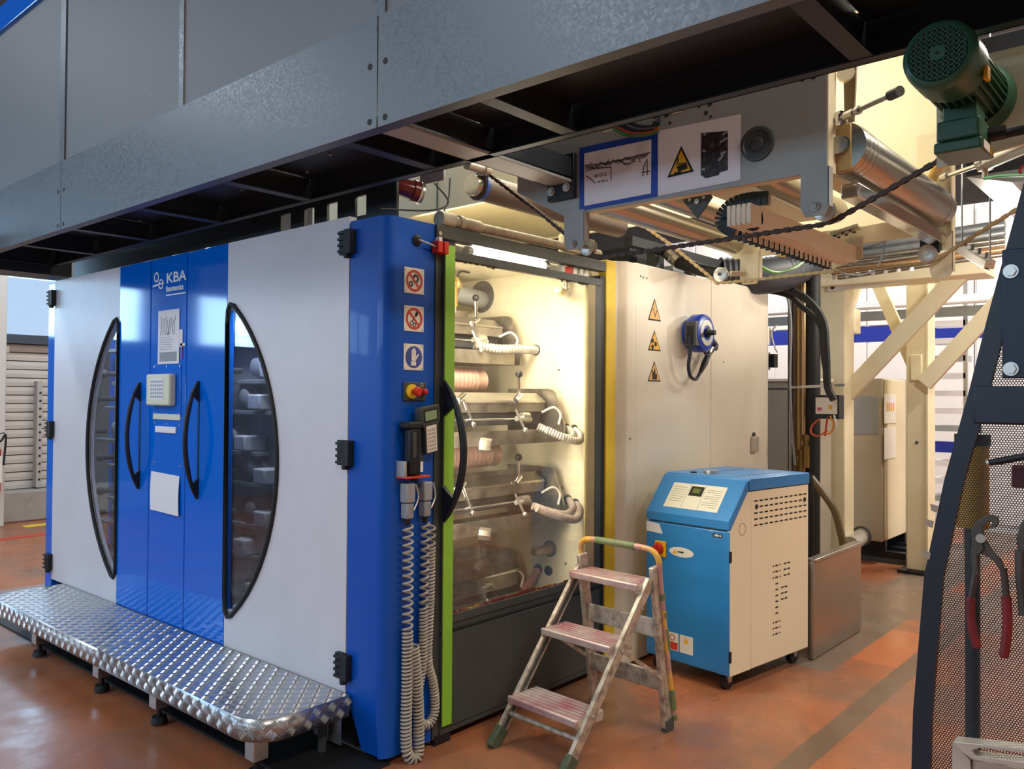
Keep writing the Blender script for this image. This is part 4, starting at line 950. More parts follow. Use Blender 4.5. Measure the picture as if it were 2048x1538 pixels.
ws = thing('warning_sheet', 'white sheet with yellow hand-crush triangle and dark photo beside the drawing', 'paper', (.398,-1.27,2.36))
tag_sheet(quad(((1316,262),(1482,228),(1481,360),(1316,392))), 'page', m_paper, ws)
t = tag_sheet(quad(((1363,292),(1388,343),(1335,356))), 'warning_triangle', m_ink, ws, .0009)
tag_sheet(quad(((1363,301),(1382,340.5),(1341,350))), 'triangle_face', m_signyel, ws, .0018)
q = MB(); q.prism(quad(((1354,333),(1374,326),(1376,337),(1358,343))), (-.004,0,0)); q.bar(at('x',.395,1348,347),at('x',.395,1362,343),.001,.006); q.bar(at('x',.395,1356,315),at('x',.395,1355,327),.001,.004); q.bar(at('x',.395,1352,329),at('x',.395,1372,325),.001,.003); q.build('hand_icon', m_ink, ws, smooth=False)
ph_ = M('photo_print','#1d1a18',.5,0,var=.9,vs_=55,var_col='#5c4c40',vr=(.5,.66))
tag_sheet(quad(((1403,266),(1456,262),(1456,340),(1440,345),(1438,350),(1412,357),(1402,350))), 'photo_print', ph_, ws, .0009)
q = MB()
for p_, p2 in (((1441,308),(1452,303)),((1437,322),(1447,308)),((1440,285),(1455,276)),((1445,270),(1455,262)),((1406,268),(1412,269)),((1405,301),(1411,303)),((1404,338),(1410,340))): q.bar(at('x',.3962,*p_),at('x',.3962,*p2),.001,.008)
q.build('photo_lights', m_grey, ws, smooth=False)
# cables above the papers
for i, (col_, dz) in enumerate((('#3f7d35',0),('#b5452e',.012),('#151515',.024),('#5d5763',.034),('#101012',.045))):
    o = MB().tube(catmull([at('x',.37,1228+i*6,258-i*4),at('x',.36,1255+i*7,270-i*4),at('x',.36,1290+i*6,270-i*5),at('x',.37,1318,262-i*7)]), .007).build('cable', M('cable_%d'%i, col_, .4)); tag(o, ('green','red','thick black','grey','upper black')[i]+' cable sagging over the top of the taped drawing', 'cable', 'cables above the drawing')
# conveyor chains
def chain(pts, lab, mat, pitch=.019):
    P_ = [Vector(p) for p in pts]; q = MB(); acc = 0; k = 0
    for i in range(len(P_)-1):
        a, b_ = P_[i], P_[i+1]; L_ = (b_-a).length; d_ = (b_-a).normalized(); up = Vector((1,0,0)).cross(d_)
        while acc < L_:
            c = a+d_*acc; wd = .015 if k % 2 else .011; ht = .0155 if k % 2 else .0115
            for s_ in (-1,1): q.bar(c-d_*pitch*.58+Vector((s_*wd*.5,0,0)), c+d_*pitch*.58+Vector((s_*wd*.5,0,0)), .0026, ht, up)
            q.cyl(c+d_*pitch*.5-Vector((.006,0,0)), c+d_*pitch*.5+Vector((.007,0,0)), .0066, n=6)
            acc += pitch; k += 1
        acc -= L_
    o = q.build('drive_chain', mat, smooth=False); return tag(o, lab, 'chain', 'web threading chains')
m_ch1 = M('dark_chain','#4a3a33',.5,.5); m_ch2 = M('brassy_chain','#b59a6c',.4,.6)
chain([(.50,-.02,2.715),(.50,-.16,2.62),(.50,-.45,2.41),(.50,-.66,2.245),(.50,-.70,2.20),(.50,-.80,2.178),(.50,-1.25,2.186),(.50,-1.69,2.195),(.50,-1.74,2.205),(.48,-1.90,2.268),(.46,-2.075,2.34),(.44,-2.2,2.40)], 'dark oily chain running along the near bridge plate', m_ch1)
chain([(1.655,-.28,2.55),(1.655,-.43,2.44),(1.655,-.66,2.25),(1.655,-.71,2.205),(1.655,-.78,2.20),(1.655,-1.25,2.207),(1.655,-1.72,2.205),(1.655,-1.78,2.222),(1.655,-2.06,2.385),(1.655,-2.3,2.52)], 'brass coloured chain running along the far bridge plate', m_ch2)
# cable drag chain
dcn = thing('cable_carrier', 'black and white link cable carrier curling under the bridge', 'cable carrier', (.62,-1.34,2.25))
pts = [at('x',.60,*p) for p in ((1535,396),(1500,398),(1470,406),(1450,422),(1442,440),(1452,455),(1470,463))]
cv = catmull(pts, 3)
m_wlink = M('white_link','#d8d3c6',.5)
for i in range(len(cv)-1):
    p, p2 = cv[i], cv[i+1]; d_ = (p2-p)
    MB().bar(p, p+d_*.9, .012, .05, Vector((1,0,0)).cross(d_)).build('link', m_black, dcn, smooth=False)
    MB().bar(p+Vector((.03,0,0)), p+d_*.8+Vector((.03,0,0)), .008, .045, Vector((1,0,0)).cross(d_)).build('link_side', m_wlink, dcn, smooth=False)
for i in range(18):
    x_ = .66+i*.052; MB().box(x_,x_+.04,-1.335,-1.325,2.215,2.25).build('link_side', m_wlink, dcn, smooth=False)
    MB().box(x_+.012,x_+.02,-1.338,-1.30,2.21,2.252).build('link_bar', m_black, dcn, smooth=False)
o = MB().tube(catmull([at('x',.62,1483,425),at('x',.62,1490,450),at('x',.62,1508,458),at('x',.62,1522,445),at('x',.62,1520,420)]), .008, 8).build('cable_loop', m_rubber); tag(o, 'black cable loop hanging beside the cable carrier', 'cable')
# bright light inside the bridge, from an added, unseen lamp above the rollers
area('bridge_lamp_light', (1.2,-.2,3.2), (1.2,-.6,2.3), 1.0, 2.4, 55, (1,.88,.66))

# ================================================================== green motor
MX, MY, MZ = -.29, -2.25, 2.385
mo = thing('electric_motor', 'dark green electric motor with a grid fan cover at the top right', 'motor', (MX,MY,MZ-.1))
m_mgreen = M('green_enamel','#2d5a43',.35,0,var=.15,vs_=8)
fc = MB().lathe((MX,MY,MZ),(1,0,0),[(.004,.060),(.0,.064),(.003,.071),(.012,.0775),(.03,.0795),(.12,.0795),(.124,.076)],40).build('fan_cover', m_mgreen, mo)
MB().cyl((MX+.002,MY,MZ),(MX+.0035,MY,MZ),.0605,n=32).build('cover_recess', m_ink, fc)
q = MB(); st = .0112
for i in range(-5,6):
    c = i*st; h = math.sqrt(max(0,.0608**2-c*c))
    if h > .01: q.box(MX-.001,MX+.0015,MY+c-.0017,MY+c+.0017,MZ-h,MZ+h); q.box(MX-.001,MX+.0015,MY-h,MY+h,MZ+c-.0017,MZ+c+.0017)
gl = q.build('grille', m_mgreen, mo, smooth=False)
MB().cyl((MX-.002,MY,MZ),(MX+.002,MY,MZ),.017,n=24).build('grille_hub', m_mgreen, gl); MB().cyl((MX-.0026,MY,MZ),(MX-.002,MY,MZ),.0045,n=12).build('hub_hole', m_ink, gl)
MB().cyl((MX+.12,MY,MZ),(MX+.36,MY,MZ),.064,n=30).build('stator', m_mgreen, mo)
for i in range(28):
    a = 2*pi*i/28; u_ = Vector((0,cos(a),sin(a)))
    MB().bar(Vector((MX+.13,MY,MZ))+u_*.068, Vector((MX+.35,MY,MZ))+u_*.068, .0035, .016, u_).build('fin', m_mgreen, mo, smooth=False)
MB().lathe((MX+.35,MY,MZ),(1,0,0),[(0,.078),(.03,.09),(.05,.09),(.055,.05),(.14,.045)],28).build('end_flange', m_mgreen, mo)
tbx = MB().box(MX+.17,MX+.30,MY-.05,MY+.045,MZ-.155,MZ-.105).build('terminal_box', m_mgreen, mo, bevel=.006)
MB().box(MX+.165,MX+.305,MY-.055,MY+.05,MZ-.185,MZ-.158).build('terminal_lid', m_mgreen, tbx, bevel=.005)
MB().box(MX+.19,MX+.28,MY-.04,MY+.035,MZ-.108,MZ-.055).build('terminal_neck', m_mgreen, tbx, bevel=.004)
MB().box(MX+.185,MX+.25,MY-.0565,MY-.055,MZ-.182,MZ-.162).build('rating_label', m_signwhite, tbx, smooth=False)
MB().box(MX+.255,MX+.285,MY-.0565,MY-.055,MZ-.182,MZ-.162).build('amber_label', m_signyel, tbx, smooth=False)
MB().box(MX+.09,MX+.118,MY-.083,MY-.074,MZ-.05,MZ-.02).build('amber_label', m_signyel, fc, smooth=False)
MB().tube(catmull([(MX+.30,MY-.05,MZ-.13),(MX+.32,MY-.12,MZ-.12),(MX+.30,MY-.30,MZ-.125)]), .012, 10).build('supply_cable', m_rubber, mo)
MB().cyl((MX+.27,MY-.045,MZ-.13),(MX+.28,MY-.085,MZ-.128),.018,n=8).build('cable_gland', m_black, tbx)
MB().prism([(MX+.40,MY+.10,MZ-.16),(MX+.40,MY+.10,MZ+.12),(MX+.40,MY-.35,MZ+.12),(MX+.40,MY-.35,MZ-.10)], (.012,0,0)).build('mounting_plate', m_cream2, mo, smooth=False)
# second dark housing further right, seen past the motor
dh = thing('dark_housing', 'dark housing with grey sloping underside behind the green motor', 'housing', (3.2,-2.3,2.5))
MB().box(2.3,4.6,-3.2,-1.75,2.72,3.4).build('body', m_black, dh, smooth=False)
MB().prism([(2.3,-1.75,2.72),(2.3,-3.2,2.72),(2.3,-3.2,2.62),(2.3,-1.95,2.66)], (2.3,0,0)).build('underside', m_greyint, dh, smooth=False)
# supply pipe over the glass door and sagging leads
pp = thing('vent_pipe', 'dusty grey pipe with stepped fittings lying along the top of the glass door frame', 'pipe', (.95,.0,2.39))
a0, a1 = Vector((.33,.02,2.423)), Vector((1.62,.02,2.43))
m_dusty = M('dusty_pipe','#c3bda8',.6,.2,var=.45,vs_=14,var_col='#7b7566')
MB().cyl(a0+Vector((.28,0,0)), a1, .024, n=16).build('pipe', m_dusty, pp)
MB().lathe(a0,(1,0,0),[(0,.036),(.085,.038),(.09,.026),(.12,.026),(.125,.036),(.15,.036),(.155,.027),(.185,.032),(.27,.032),(.29,.022)],18).build('stepped_fitting', m_dusty, pp)
MB().box(1.28,1.42,.0,.06,2.40,2.50).build('clip_block', m_cream2, pp, bevel=.01)
for i, pts in enumerate(([(.36,.10,2.62),(.42,.05,2.52),(.30,.05,2.46),(.05,.10,2.43)],[(.50,.12,2.66),(.47,.10,2.55),(.40,.06,2.47)])):
    o = MB().tube(catmull(pts,8), .0045, 6).build('sensor_lead', m_rubber); tag(o, ('long thin black lead drooping from the gallery to the blue column','short thin black lead hanging over the stepped pipe fitting')[i], 'cable')
dh2 = thing('strap_bracket', 'pair of dark angular straps standing behind the top of the blue column', 'bracket', (.2,.35,2.40))
for k, y in enumerate((.34,.22)):
    MB().prism([(.20,y,2.39),(.20,y+.03,2.44),(.20,y+.01,2.56),(.20,y-.05,2.56),(.20,y-.03,2.46)], (.01,0,0)).build('strap', m_black, dh2, smooth=False)
    MB().tube([(.198,y,2.39),(.198,y-.03,2.46),(.198,y-.05,2.56)], .004, 6).build('strap_edge', m_grey, dh2)
wb = MB().prism([(.31,.13,2.59),(.31,-.03,2.59),(.31,-.03,2.75),(.31,.13,2.75)], (.012,0,0)).build('bearing_arm', m_plate, rb, smooth=False)
hl = thing('signal_beacon', 'round dark red lens with a steel rim above the blue column', 'beacon', (.2,.13,2.5))
MB().lathe((.30,.13,2.555),(-.5,.2,.1),[(0,.05),(.03,.052),(.035,.045),(.10,.04),(.12,.03)],20).build('lens', M('beacon_lens','#6d2a22',.2), hl)
MB().ring((.305,.128,2.554),(.5,-.2,-.1),.038,.052,.012,24).build('rim', m_zinc, hl)
# ================================================================== temperature control cabinet (blue front, cream sides)
tc = thing('control_unit', 'blue and cream cabinet unit on casters with a sloped console behind the stool', 'cabinet', (1.825,-.705,-.025), R(-7.5))
m_tblue = M('azure_paint','#2f86cf',.35,0,coat=.2); m_tcream = M('warm_cream_paint','#eee2c4',.45)
W_, D_ = .575, .83
def P2(x, z, y): return (x, y, z)
MB().prism([(x,.02,z) for x,z in ((.012,.115),(.012,.90),(.17,1.10),(.83,1.10),(.83,.115))], (0,W_-.04,0)).build('body', m_dkpanel, tc, local=True, smooth=False)
for y0, y1, nm in ((0,.018,'right side panel'),(W_-.018,W_,'left side panel')):
    MB().prism([(x,y0,z) for x,z in ((.005,.115),(.005,.898),(.15,1.075),(.17,1.098),(.17,1.10),(.205,1.10),(.205,.115))], (0,y1-y0,0)).build('front_side_panel', m_tcream, tc, local=True, smooth=False)
    sd = MB().box(.209,.83,y0,y1,.115,1.10).build('side_panel', m_tcream, tc, local=True, bevel=.003, label=nm)
    if y0 == 0: side = sd
fd = MB().box(-.004,.012,.003,W_-.003,.115,.895).build('front_door', m_tblue, tc, local=True, bevel=.006, label='blue front door')
sl = MB().prism([(x,.0,z) for x,z in ((-.004,.902),(.012,.902),(.185,1.105),(.185,1.165),(.165,1.16),(-.004,.952))], (0,W_,0)).build('sloped_console', m_tblue, tc, local=True, bevel=.006)
MB().prism([(x,-.003,z) for x,z in ((.188,1.105),(.188,1.165),(.20,1.172),(.835,1.172),(.84,1.165),(.84,1.105))], (0,W_+.006,0)).build('lid', m_tblue, tc, local=True, bevel=.004)
u1 = Vector((.165+.004,0,1.16-.952)).normalized(); nrm = Vector((-u1.z,0,u1.x))
def cpt(y, t, off=0): return Vector((-.004,y,.952))+u1*t+nrm*off
def cquad(y0, y1, t0_, t1_, off, name, mat, parent):
    return MB().prism([cpt(y0,t0_,off),cpt(y1,t0_,off),cpt(y1,t1_,off),cpt(y0,t1_,off)], nrm*.0012).build(name, mat, parent, local=True, smooth=False)
pn_ = cquad(.10,.47,.045,.215,.0,'control_panel', M('panel_white','#e3e1d2',.4), sl)
cquad(.245,.335,.135,.20,.0012,'display', m_ink, sl); cquad(.265,.315,.155,.185,.0024,'display_green', M('lcd_green','#5f6a2e',.4), sl)
pm = M('panel_print','#8d8d84',.6)
for k in range(9): MB().prism([cpt(.12,.07+k*.014,.0012),cpt(.22-.05*(k%3 == 0),.07+k*.014,.0012),cpt(.22-.05*(k%3 == 0),.073+k*.014,.0012),cpt(.12,.073+k*.014,.0012)], nrm*.0006).build('print_line', pm, sl, local=True, smooth=False)
for k in range(7): MB().prism([cpt(.36,.09+k*.016,.0012),cpt(.45,.09+k*.016,.0012),cpt(.45,.0925+k*.016,.0012),cpt(.36,.0925+k*.016,.0012)], nrm*.0006).build('print_line', pm, sl, local=True, smooth=False)
for y in (.235,.345): MB().prism([cpt(y,.05,.0012),cpt(y+.002,.05,.0012),cpt(y+.002,.21,.0012),cpt(y,.21,.0012)], nrm*.0006).build('print_rule', pm, sl, local=True, smooth=False)
MB().box(-.0055,-.004,.045,.105,.858,.878).build('badge', m_ink, fd, local=True, smooth=False)
for y_, w_, h_ in ((.094,.008,.010),(.083,.009,.013),(.071,.007,.009),(.060,.009,.010)): MB().box(-.0060,-.0055,y_-w_,y_,.863,.863+h_).build('badge_mark', m_signwhite, fd, local=True, bevel=.002)
MB().prism([(-.005,W_-.006,.892),(-.005,W_-.10,.885),(-.005,W_-.125,.83),(-.005,W_-.006,.835)], (-.001,0,0)).build('white_sticker', m_paper, fd, local=True, smooth=False)
sy, sz_ = .462, .742
MB().box(-.012,-.004,sy-.04,sy+.04,sz_-.045,sz_+.045).build('switch_plate', m_signyel, fd, local=True, bevel=.003)
MB().lathe((-.012,sy+.012,sz_),(-1,0,0),[(0,.036),(.006,.036),(.010,.03),(.028,.026)],24).build('switch_knob', m_red, fd, local=True)
MB().box(-.048,-.034,sy+.006,sy+.018,sz_-.026,sz_+.026).build('switch_grip', m_red, fd, local=True, bevel=.003)
q = MB(); pts = [(.0+.085*cos(2*pi*i/20), .028*sin(2*pi*i/20)*(1 if True else 0)) for i in range(20)]
MB().prism([(-.0045, sy-.145+a*1.0, sz_+b_) for a,b_ in pts], (-.001,0,0)).build('arrow_sticker', m_signwhite, fd, local=True, smooth=False)
MB().prism([(-.0056,sy-.12,sz_-.004),(-.0056,sy-.15,sz_-.004),(-.0056,sy-.15,sz_-.009),(-.0056,sy-.165,sz_),(-.0056,sy-.15,sz_+.009),(-.0056,sy-.15,sz_+.004),(-.0056,sy-.12,sz_+.004)], (-.0006,0,0)).build('arrow', m_ink, fd, local=True, smooth=False)
MB().prism([(-.0056,sy-.085,sz_-.014),(-.0056,sy-.115,sz_-.014),(-.0056,sy-.10,sz_+.014)], (-.0006,0,0)).build('bolt_sign', m_signyel, fd, local=True, smooth=False)
for y0, y1, top, botm in ((.335,.42,m_signwhite,m_redpaint),(.235,.325,m_signwhite,m_signwhite)):
    MB().box(-.0055,-.004,y0,y1,.175,.275).build('notice_sticker', top, fd, local=True, smooth=False)
MB().box(-.0062,-.0055,.34,.415,.18,.222).build('notice_red', m_redpaint, fd, local=True, smooth=False)
MB().ring((-.0056,.378,.248),(-1,0,0),.014,.019,.0006,20).build('ban_ring', m_redpaint, fd, local=True); MB().prism([(-.0056,.265,.232),(-.0056,.298,.232),(-.0056,.281,.268)], (-.0006,0,0)).build('warning_triangle', m_signyel, fd, local=True, smooth=False)
def slot(q, x, z, l, h=.0085): q.prism([(x+l/2*a, -.0006, z+h/2*b_) for a,b_ in ((-1,-.5),(-.85,-1),(.85,-1),(1,-.5),(1,.5),(.85,1),(-.85,1),(-1,.5))], (0,.0008,0))
q = MB()
for r_ in range(5):
    for c_ in range(11):
        if r_ == 1 and c_ in (0,10): continue
        slot(q, .255+c_*.0535, 1.045-r_*.034, .036)
for r_ in range(3):
    for c_, l in ((0,.012),(.033,.03),(.07,.012),(.125,.03),(.165,.03)): slot(q, .44+c_, .655-r_*.034, l)
    for c_ in (.09,.13): slot(q, .445+c_, .52-r_*.034, .03)
for r_ in range(6): slot(q, .475, .55-r_*.034, .03)
for r_ in range(3):
    for c_, l in ((0,.012),(.033,.03),(.068,.012)): slot(q, .44+c_, .33-r_*.034, l)
o = q.build('vent_slots', m_ink, side, local=True, smooth=False); tag(o, kind='stuff')
for x in (.26,.785): MB().cyl((x,-.0004,1.012),(x,-.003,1.012),.014,n=14).build('panel_lock', m_black, side, local=True)
MB().ring((.12,-.0005,.90),(0,-1,0),.032,.034,.0006,24).build('pressed_ring', m_dkpanel, tc, local=True)
for z in (.76,.22): MB().box(-.002,.012,-.006,.003,z-.03,z+.03).build('door_hinge', m_black, fd, local=True)
q = MB()
for i in range(9):
    for j in range(2): q.box(.25+i*.055,.285+i*.055,.12+j*.26,.13+j*.26,1.1721,1.1727)
o = q.build('lid_slots', m_ink, tc, local=True, smooth=False); tag(o, kind='stuff')
MB().cyl((.30,.33,1.172),(.30,.33,1.19),.045,n=20).build('filler_cap', m_zinc, tc, local=True); MB().cyl((.25,.42,1.172),(.25,.42,1.18),.02,n=14).build('plug', m_black, tc, local=True)
for x, y in ((.06,.06),(.75,.06),(.06,W_-.06),(.75,W_-.06)):
    c = MB().cyl((x,y-.016,.07),(x,y+.016,.07),.045,n=20).build('caster', m_black, tc, local=True)
    MB().prism([(x-.03,y-.025,.115),(x+.03,y-.025,.115),(x+.012,y-.025,.065),(x-.012,y-.025,.065)], (0,.05,0)).build('caster_fork', m_zinc, c, local=True)
# ================================================================== step stool
st = thing('step_stool', 'paint-stained folding aluminium step stool with three treads and a hoop handle', 'stool', (.455,-.425,0), R(-4.5))
m_stool = M('stained_aluminium','#cbc4b8',.4,.5,var=.85,vs_=22,var_col='#6e6258',stretch=(1,1,1))
m_tread2 = M('pink_stained_tread','#cfc3bf',.42,.45,var=.9,vs_=4.5,var_col='#b06a7a',vr=(.40,.62))
m_hoop = M('painted_hoop','#d9a845',.45,.1,var=1.0,vs_=7,var_col='#b98a86',vr=(.45,.55))
m_ggrip = M('green_grip','#5c7548',.5,0,var=.6,vs_=20,var_col='#8a7a5e')
HW = .215
m_dkfoot = M('dark_green_rubber','#3f4c38',.6,0,var=.5,vs_=25,var_col='#6f6a5a')
SL = .82
def leg_x(z): return .0+SL*z
for s_ in (1,-1):
    y = s_*HW
    r_ = MB().bar((leg_x(.02),y,.02),(leg_x(.735),y,.735),.022,.052,(0,0,1)).build('front_rail', m_stool, st, local=True, bevel=.003)
    MB().bar((leg_x(.05),y-s_*.0125,.05),(leg_x(.72),y-s_*.0125,.72),.004,.02,(0,0,1)).build('rail_groove', m_dkpanel, r_, local=True)
    q = MB().bar((leg_x(0)-.005,y,.0),(leg_x(.075),y,.075),.036,.06,(0,0,1)); q.build('rubber_foot', m_dkfoot, r_, local=True, bevel=.004)
    b_ = MB().bar((.735,y*1.04,.02),(.625,y*1.04,.80),.026,.058,(1,0,0)).build('back_leg', m_stool, st, local=True, bevel=.004)
    MB().bar((.742,y*1.04,0),(.735,y*1.04,.06),.034,.064,(1,0,0)).build('rubber_foot', m_dkpanel, b_, local=True, bevel=.004)
    MB().bar((leg_x(.46),y+s_*.016,.46),(.705,y+s_*.016,.25),.006,.018,(0,0,1)).build('folding_brace', m_stool, st, local=True)
    for z in (.21,.48,.62): MB().cyl((leg_x(z)+.015,y+s_*.011,z),(leg_x(z)+.015,y+s_*.018,z),.008,n=8).build('rivet', m_zinc, r_, local=True)
    t_ = MB().tube([(.77,y*1.12,.06),(.70,y*1.12,.42),(.645,y*1.12,.78)], .0125, 10).build('hoop_side', m_hoop, st, local=True)
    for z0_, z1_ in ((.64,.67),(.555,.58),(.40,.50),(.10,.20),(.05,.075)):
        MB().cyl((.77-.1745*(z0_-.06),y*1.12,z0_),(.77-.1745*(z1_-.06),y*1.12,z1_),.0155,n=10).build('green_paint', M('green_tape','#3c7a34',.5) if False else m_ggrip, t_, local=True)
hp = [(.645,HW*1.12,.78),(.637,HW*1.12,.83),(.632,HW*1.0,.868),(.63,HW*.72,.88),(.63,0,.88),(.63,-HW*.72,.88),(.632,-HW*1.0,.868),(.637,-HW*1.12,.83),(.645,-HW*1.12,.78)]
hoop = MB().tube(catmull(hp,6), .014, 10).build('hoop_handle', m_hoop, st, local=True)
MB().cyl((.63,HW*.62,.88),(.63,-HW*.5,.88),.0175,n=12).build('green_grip', m_ggrip, hoop, local=True)
for z, dep in ((.215,.20),(.485,.185),(.73,.175)):
    x0 = leg_x(z)-.09; q = MB().box(x0+.012,x0+dep,-HW+.012,HW-.012,z-.034,z-.004); t_ = q.build('tread', m_tread2, st, local=True, bevel=.008, seg=3)
    MB().box(x0,x0+.02,-HW+.004,HW-.004,z-.034,z-.0).build('tread_nosing', m_tread2, t_, local=True, bevel=.006)
    n = 6
    for k in range(n):
        xx = x0+.026+k*(dep-.03)/n; MB().box(xx,xx+(dep-.03)/n*.68,-HW+.012,HW-.012,z-.006,z+.001).build('tread_rib', m_tread2, t_, local=True, smooth=False)
    for s_ in (1,-1): MB().box(x0+.004,x0+dep-.01,s_*(HW-.013)-.003,s_*(HW-.013)+.003,z-.045,z-.003).build('tread_end', m_stool, t_, local=True, bevel=.002)
for z in (.24,.50): MB().box(.735-.141*z-.008,.735-.141*z+.006,-HW*1.0,HW*1.0,z-.045,z+.045).build('back_crossbar', M('splashed_bar','#c9c2b6',.5,.3,var=.9,vs_=14,var_col='#7a7068') if z > .4 else m_stool, st, local=True, bevel=.006)
q = MB().cyl((leg_x(.13)-.0,HW,.13),(leg_x(.13),-HW,.13),.013,n=10); q.build('front_brace', m_stool, st, local=True)
# ================================================================== stainless tray leaning beside the unit
ss = thing('drip_panel', 'upright stainless steel panel standing beside the cream side of the unit', 'panel', (3.1,-.80,0))
MB().box(2.69,3.56,-.83,-.79,0,.60).build('sheet', M('stainless','#a8a090',.3,.85,var=.3,vs_=2.5), ss, bevel=.012, seg=3)
MB().box(2.70,3.55,-.84,-.78,.595,.615).build('folded_rim', m_steel, ss, bevel=.006)
# ================================================================== machinery beyond the bridge
def px_box(name, mat, parent, xa, xb, pl, pr, ytop, ybot=None, z0=None, bevel=.004):
    """upright box whose front face stands at X=xa between two surveyed edges"""
    a, b_ = at('x',xa,pl,ytop), at('x',xa,pr,ytop)
    zb_ = at('x',xa,(pl+pr)/2,ybot).z if ybot else z0
    return MB().box(xa,xb,a.y,b_.y,max(zb_,0),(a.z+b_.z)/2).build(name, mat, parent, bevel=bevel)
# far row of white switch cabinets with a blue band
m_cab = M('cabinet_white','#e4e4ea',.45); m_band = M('cabinet_blue_band','#1b2f9c',.4)
for y1, y0, lab in ((5.3,3.41,'white switch cabinet glimpsed above the cream enclosure'),(3.4,1.51,'white switch cabinet with blue band behind the riser pipes'),(1.5,-.39,'white switch cabinet with blue band framed by the diagonal braces'),(-.4,-2.3,'white switch cabinet with blue band behind the mesh guard')):
    sw = thing('switch_cabinet', lab, 'cabinet', (9.3,(y0+y1)/2,0), group='far row of white switch cabinets')
    MB().box(9.0,9.6,y0,y1,.0,4.0).build('body', m_cab, sw, smooth=False)
    MB().box(8.985,9.0,y0,y1,2.35,2.55).build('blue_band', m_band, sw, smooth=False)
    for k in range(3):
        ya, yb = y0+.01+k*.63, y0+.615+k*.63
        for z0, z1 in ((.1,2.34),(2.56,3.95)):
            d_ = MB().box(8.98,9.0,ya,yb,z0,z1).build('door', m_cab, sw, bevel=.004)
            MB().box(8.965,8.98,yb-.05,yb-.03,(z0+z1)/2-.06,(z0+z1)/2+.06).build('handle', m_dkpanel, d_, bevel=.004)
# rack with shelves between the columns
rk = thing('shelf_rack', 'narrow white shelf rack seen between the cream column and the mesh guard', 'rack', (7.6,-.6,0))
for y in (-.62,-.28): MB().box(7.5,7.54,y-.02,y+.02,0,2.9).build('upright', m_alu, rk, smooth=False)
for k in range(12): MB().box(7.5,7.8,-.62,-.28,.3+k*.19,.36+k*.19).build('shelf', m_cab if k % 4 != 1 else m_grey, rk, smooth=False)
MB().box(7.49,7.5,-.6,-.3,1.02,1.14).build('blue_plate', m_band, rk, smooth=False)
# cream columns and braces
sf = thing('support_frame', 'cream welded frame of columns and diagonal braces beyond the bridge', 'frame', (5.8,-.2,0))
for pl, pr, xa, dx, z1 in ((1641,1686,5.6,.22,2.75),(1812,1856,5.8,.25,2.75)):
    a, b_ = at('x',xa,pl,800).y, at('x',xa,pr,800).y
    c = MB().box(xa,xa+dx,b_,a,.03,z1).build('column', m_cream2, sf, bevel=.012)
    MB().box(xa-.06,xa+dx+.06,b_-.06,a+.06,0,.03).build('base_plate', m_black, c)
    MB().box(xa-.02,xa,b_-.004,b_+.012,.03,z1).build('edge_flange', m_cream2, c, smooth=False)
    for z in (1.2,1.9): MB().cyl((xa,(a+b_)/2,z),(xa-.01,(a+b_)/2,z),.014,n=8).build('bolt', m_dkpanel, c)
for p0, p1, x, w_ in (((1690,792),(1925,542),5.5,.15),((1752,560),(1832,742),6.1,.11),((1718,560),(1685,655),6.1,.09),((1848,768),(2030,570),5.7,.14),((1880,560),(1832,655),6.1,.09)):
    MB().bar(at('x',x,*p0), at('x',x,*p1), w_, .06, (1,0,0)).build('brace', m_cream2, sf, bevel=.004)
for x_, y_ in ((1690,640),(1832,735)):
    p = at('x',5.75,x_,y_); MB().box(p.x,p.x+.3,p.y-.05,p.y+.05,p.z-.12,p.z+.12).build('gusset', m_cream2, sf, bevel=.01)
MB().box(5.2,5.6,at('x',5.6,1990,570).y,at('x',5.6,1560,560).y,2.62,2.86).build('head_beam', m_cream2, sf, bevel=.01)
fb = thing('flat_rail', 'grey flat steel rail with pipe clips in front of the column heads', 'rail', at('x',5.28,1755,560))
MB().bar(at('x',5.28,1656,577), at('x',5.28,1862,546), .03, .07, (0,0,1)).build('rail', m_alu_matt, fb)
for x_, y_ in ((1665,575),(1850,548)): p = at('x',5.264,x_,y_); MB().cyl(p,p+Vector((-.006,0,0)),.017,n=10).build('hole', m_ink, fb)
for k in range(6):
    p = at('x',5.28,1690+k*26,571-k*4); MB().cyl(p+Vector((0,0,.02)),p+Vector((0,0,.07)),.012,n=8).build('clip', m_zinc, fb)
# pipe rack overhead
for k, (dy, mat_, r_) in enumerate(((0,m_steel,.022),(10,m_steel,.022),(20,M('copper_pipe','#c79a72',.3,.6),.024),(30,m_steel,.02),(-14,m_greyint,.03),(-30,m_greyint,.035))):
    a, b_ = at('x',4.8,1640+k*12,526+dy), at('x',4.8,2010,478+dy)
    o = MB().cyl(a, b_, r_, n=12).build('overhead_pipe', mat_); tag(o, ('second lowest pair pipe of the overhead rack, silver','third overhead pipe from below, silver','copper coloured overhead pipe above the brass chain','lowest silver overhead pipe touching the brass chain line','thicker grey overhead pipe above the silver ones','topmost and thickest grey overhead pipe')[k], 'pipe', 'overhead pipes')
for k in range(7):
    a = at('x',4.6,1668+k*26,556-k*3); o = MB().cyl(a, a+Vector((.55,.21,.1)), .016, n=8).build('branch_pipe', m_alu); tag(o, ('leftmost','second','third','middle','fifth','sixth','rightmost')[k]+' short silver branch pipe from the left above the flat rail', 'pipe', 'branch pipes')
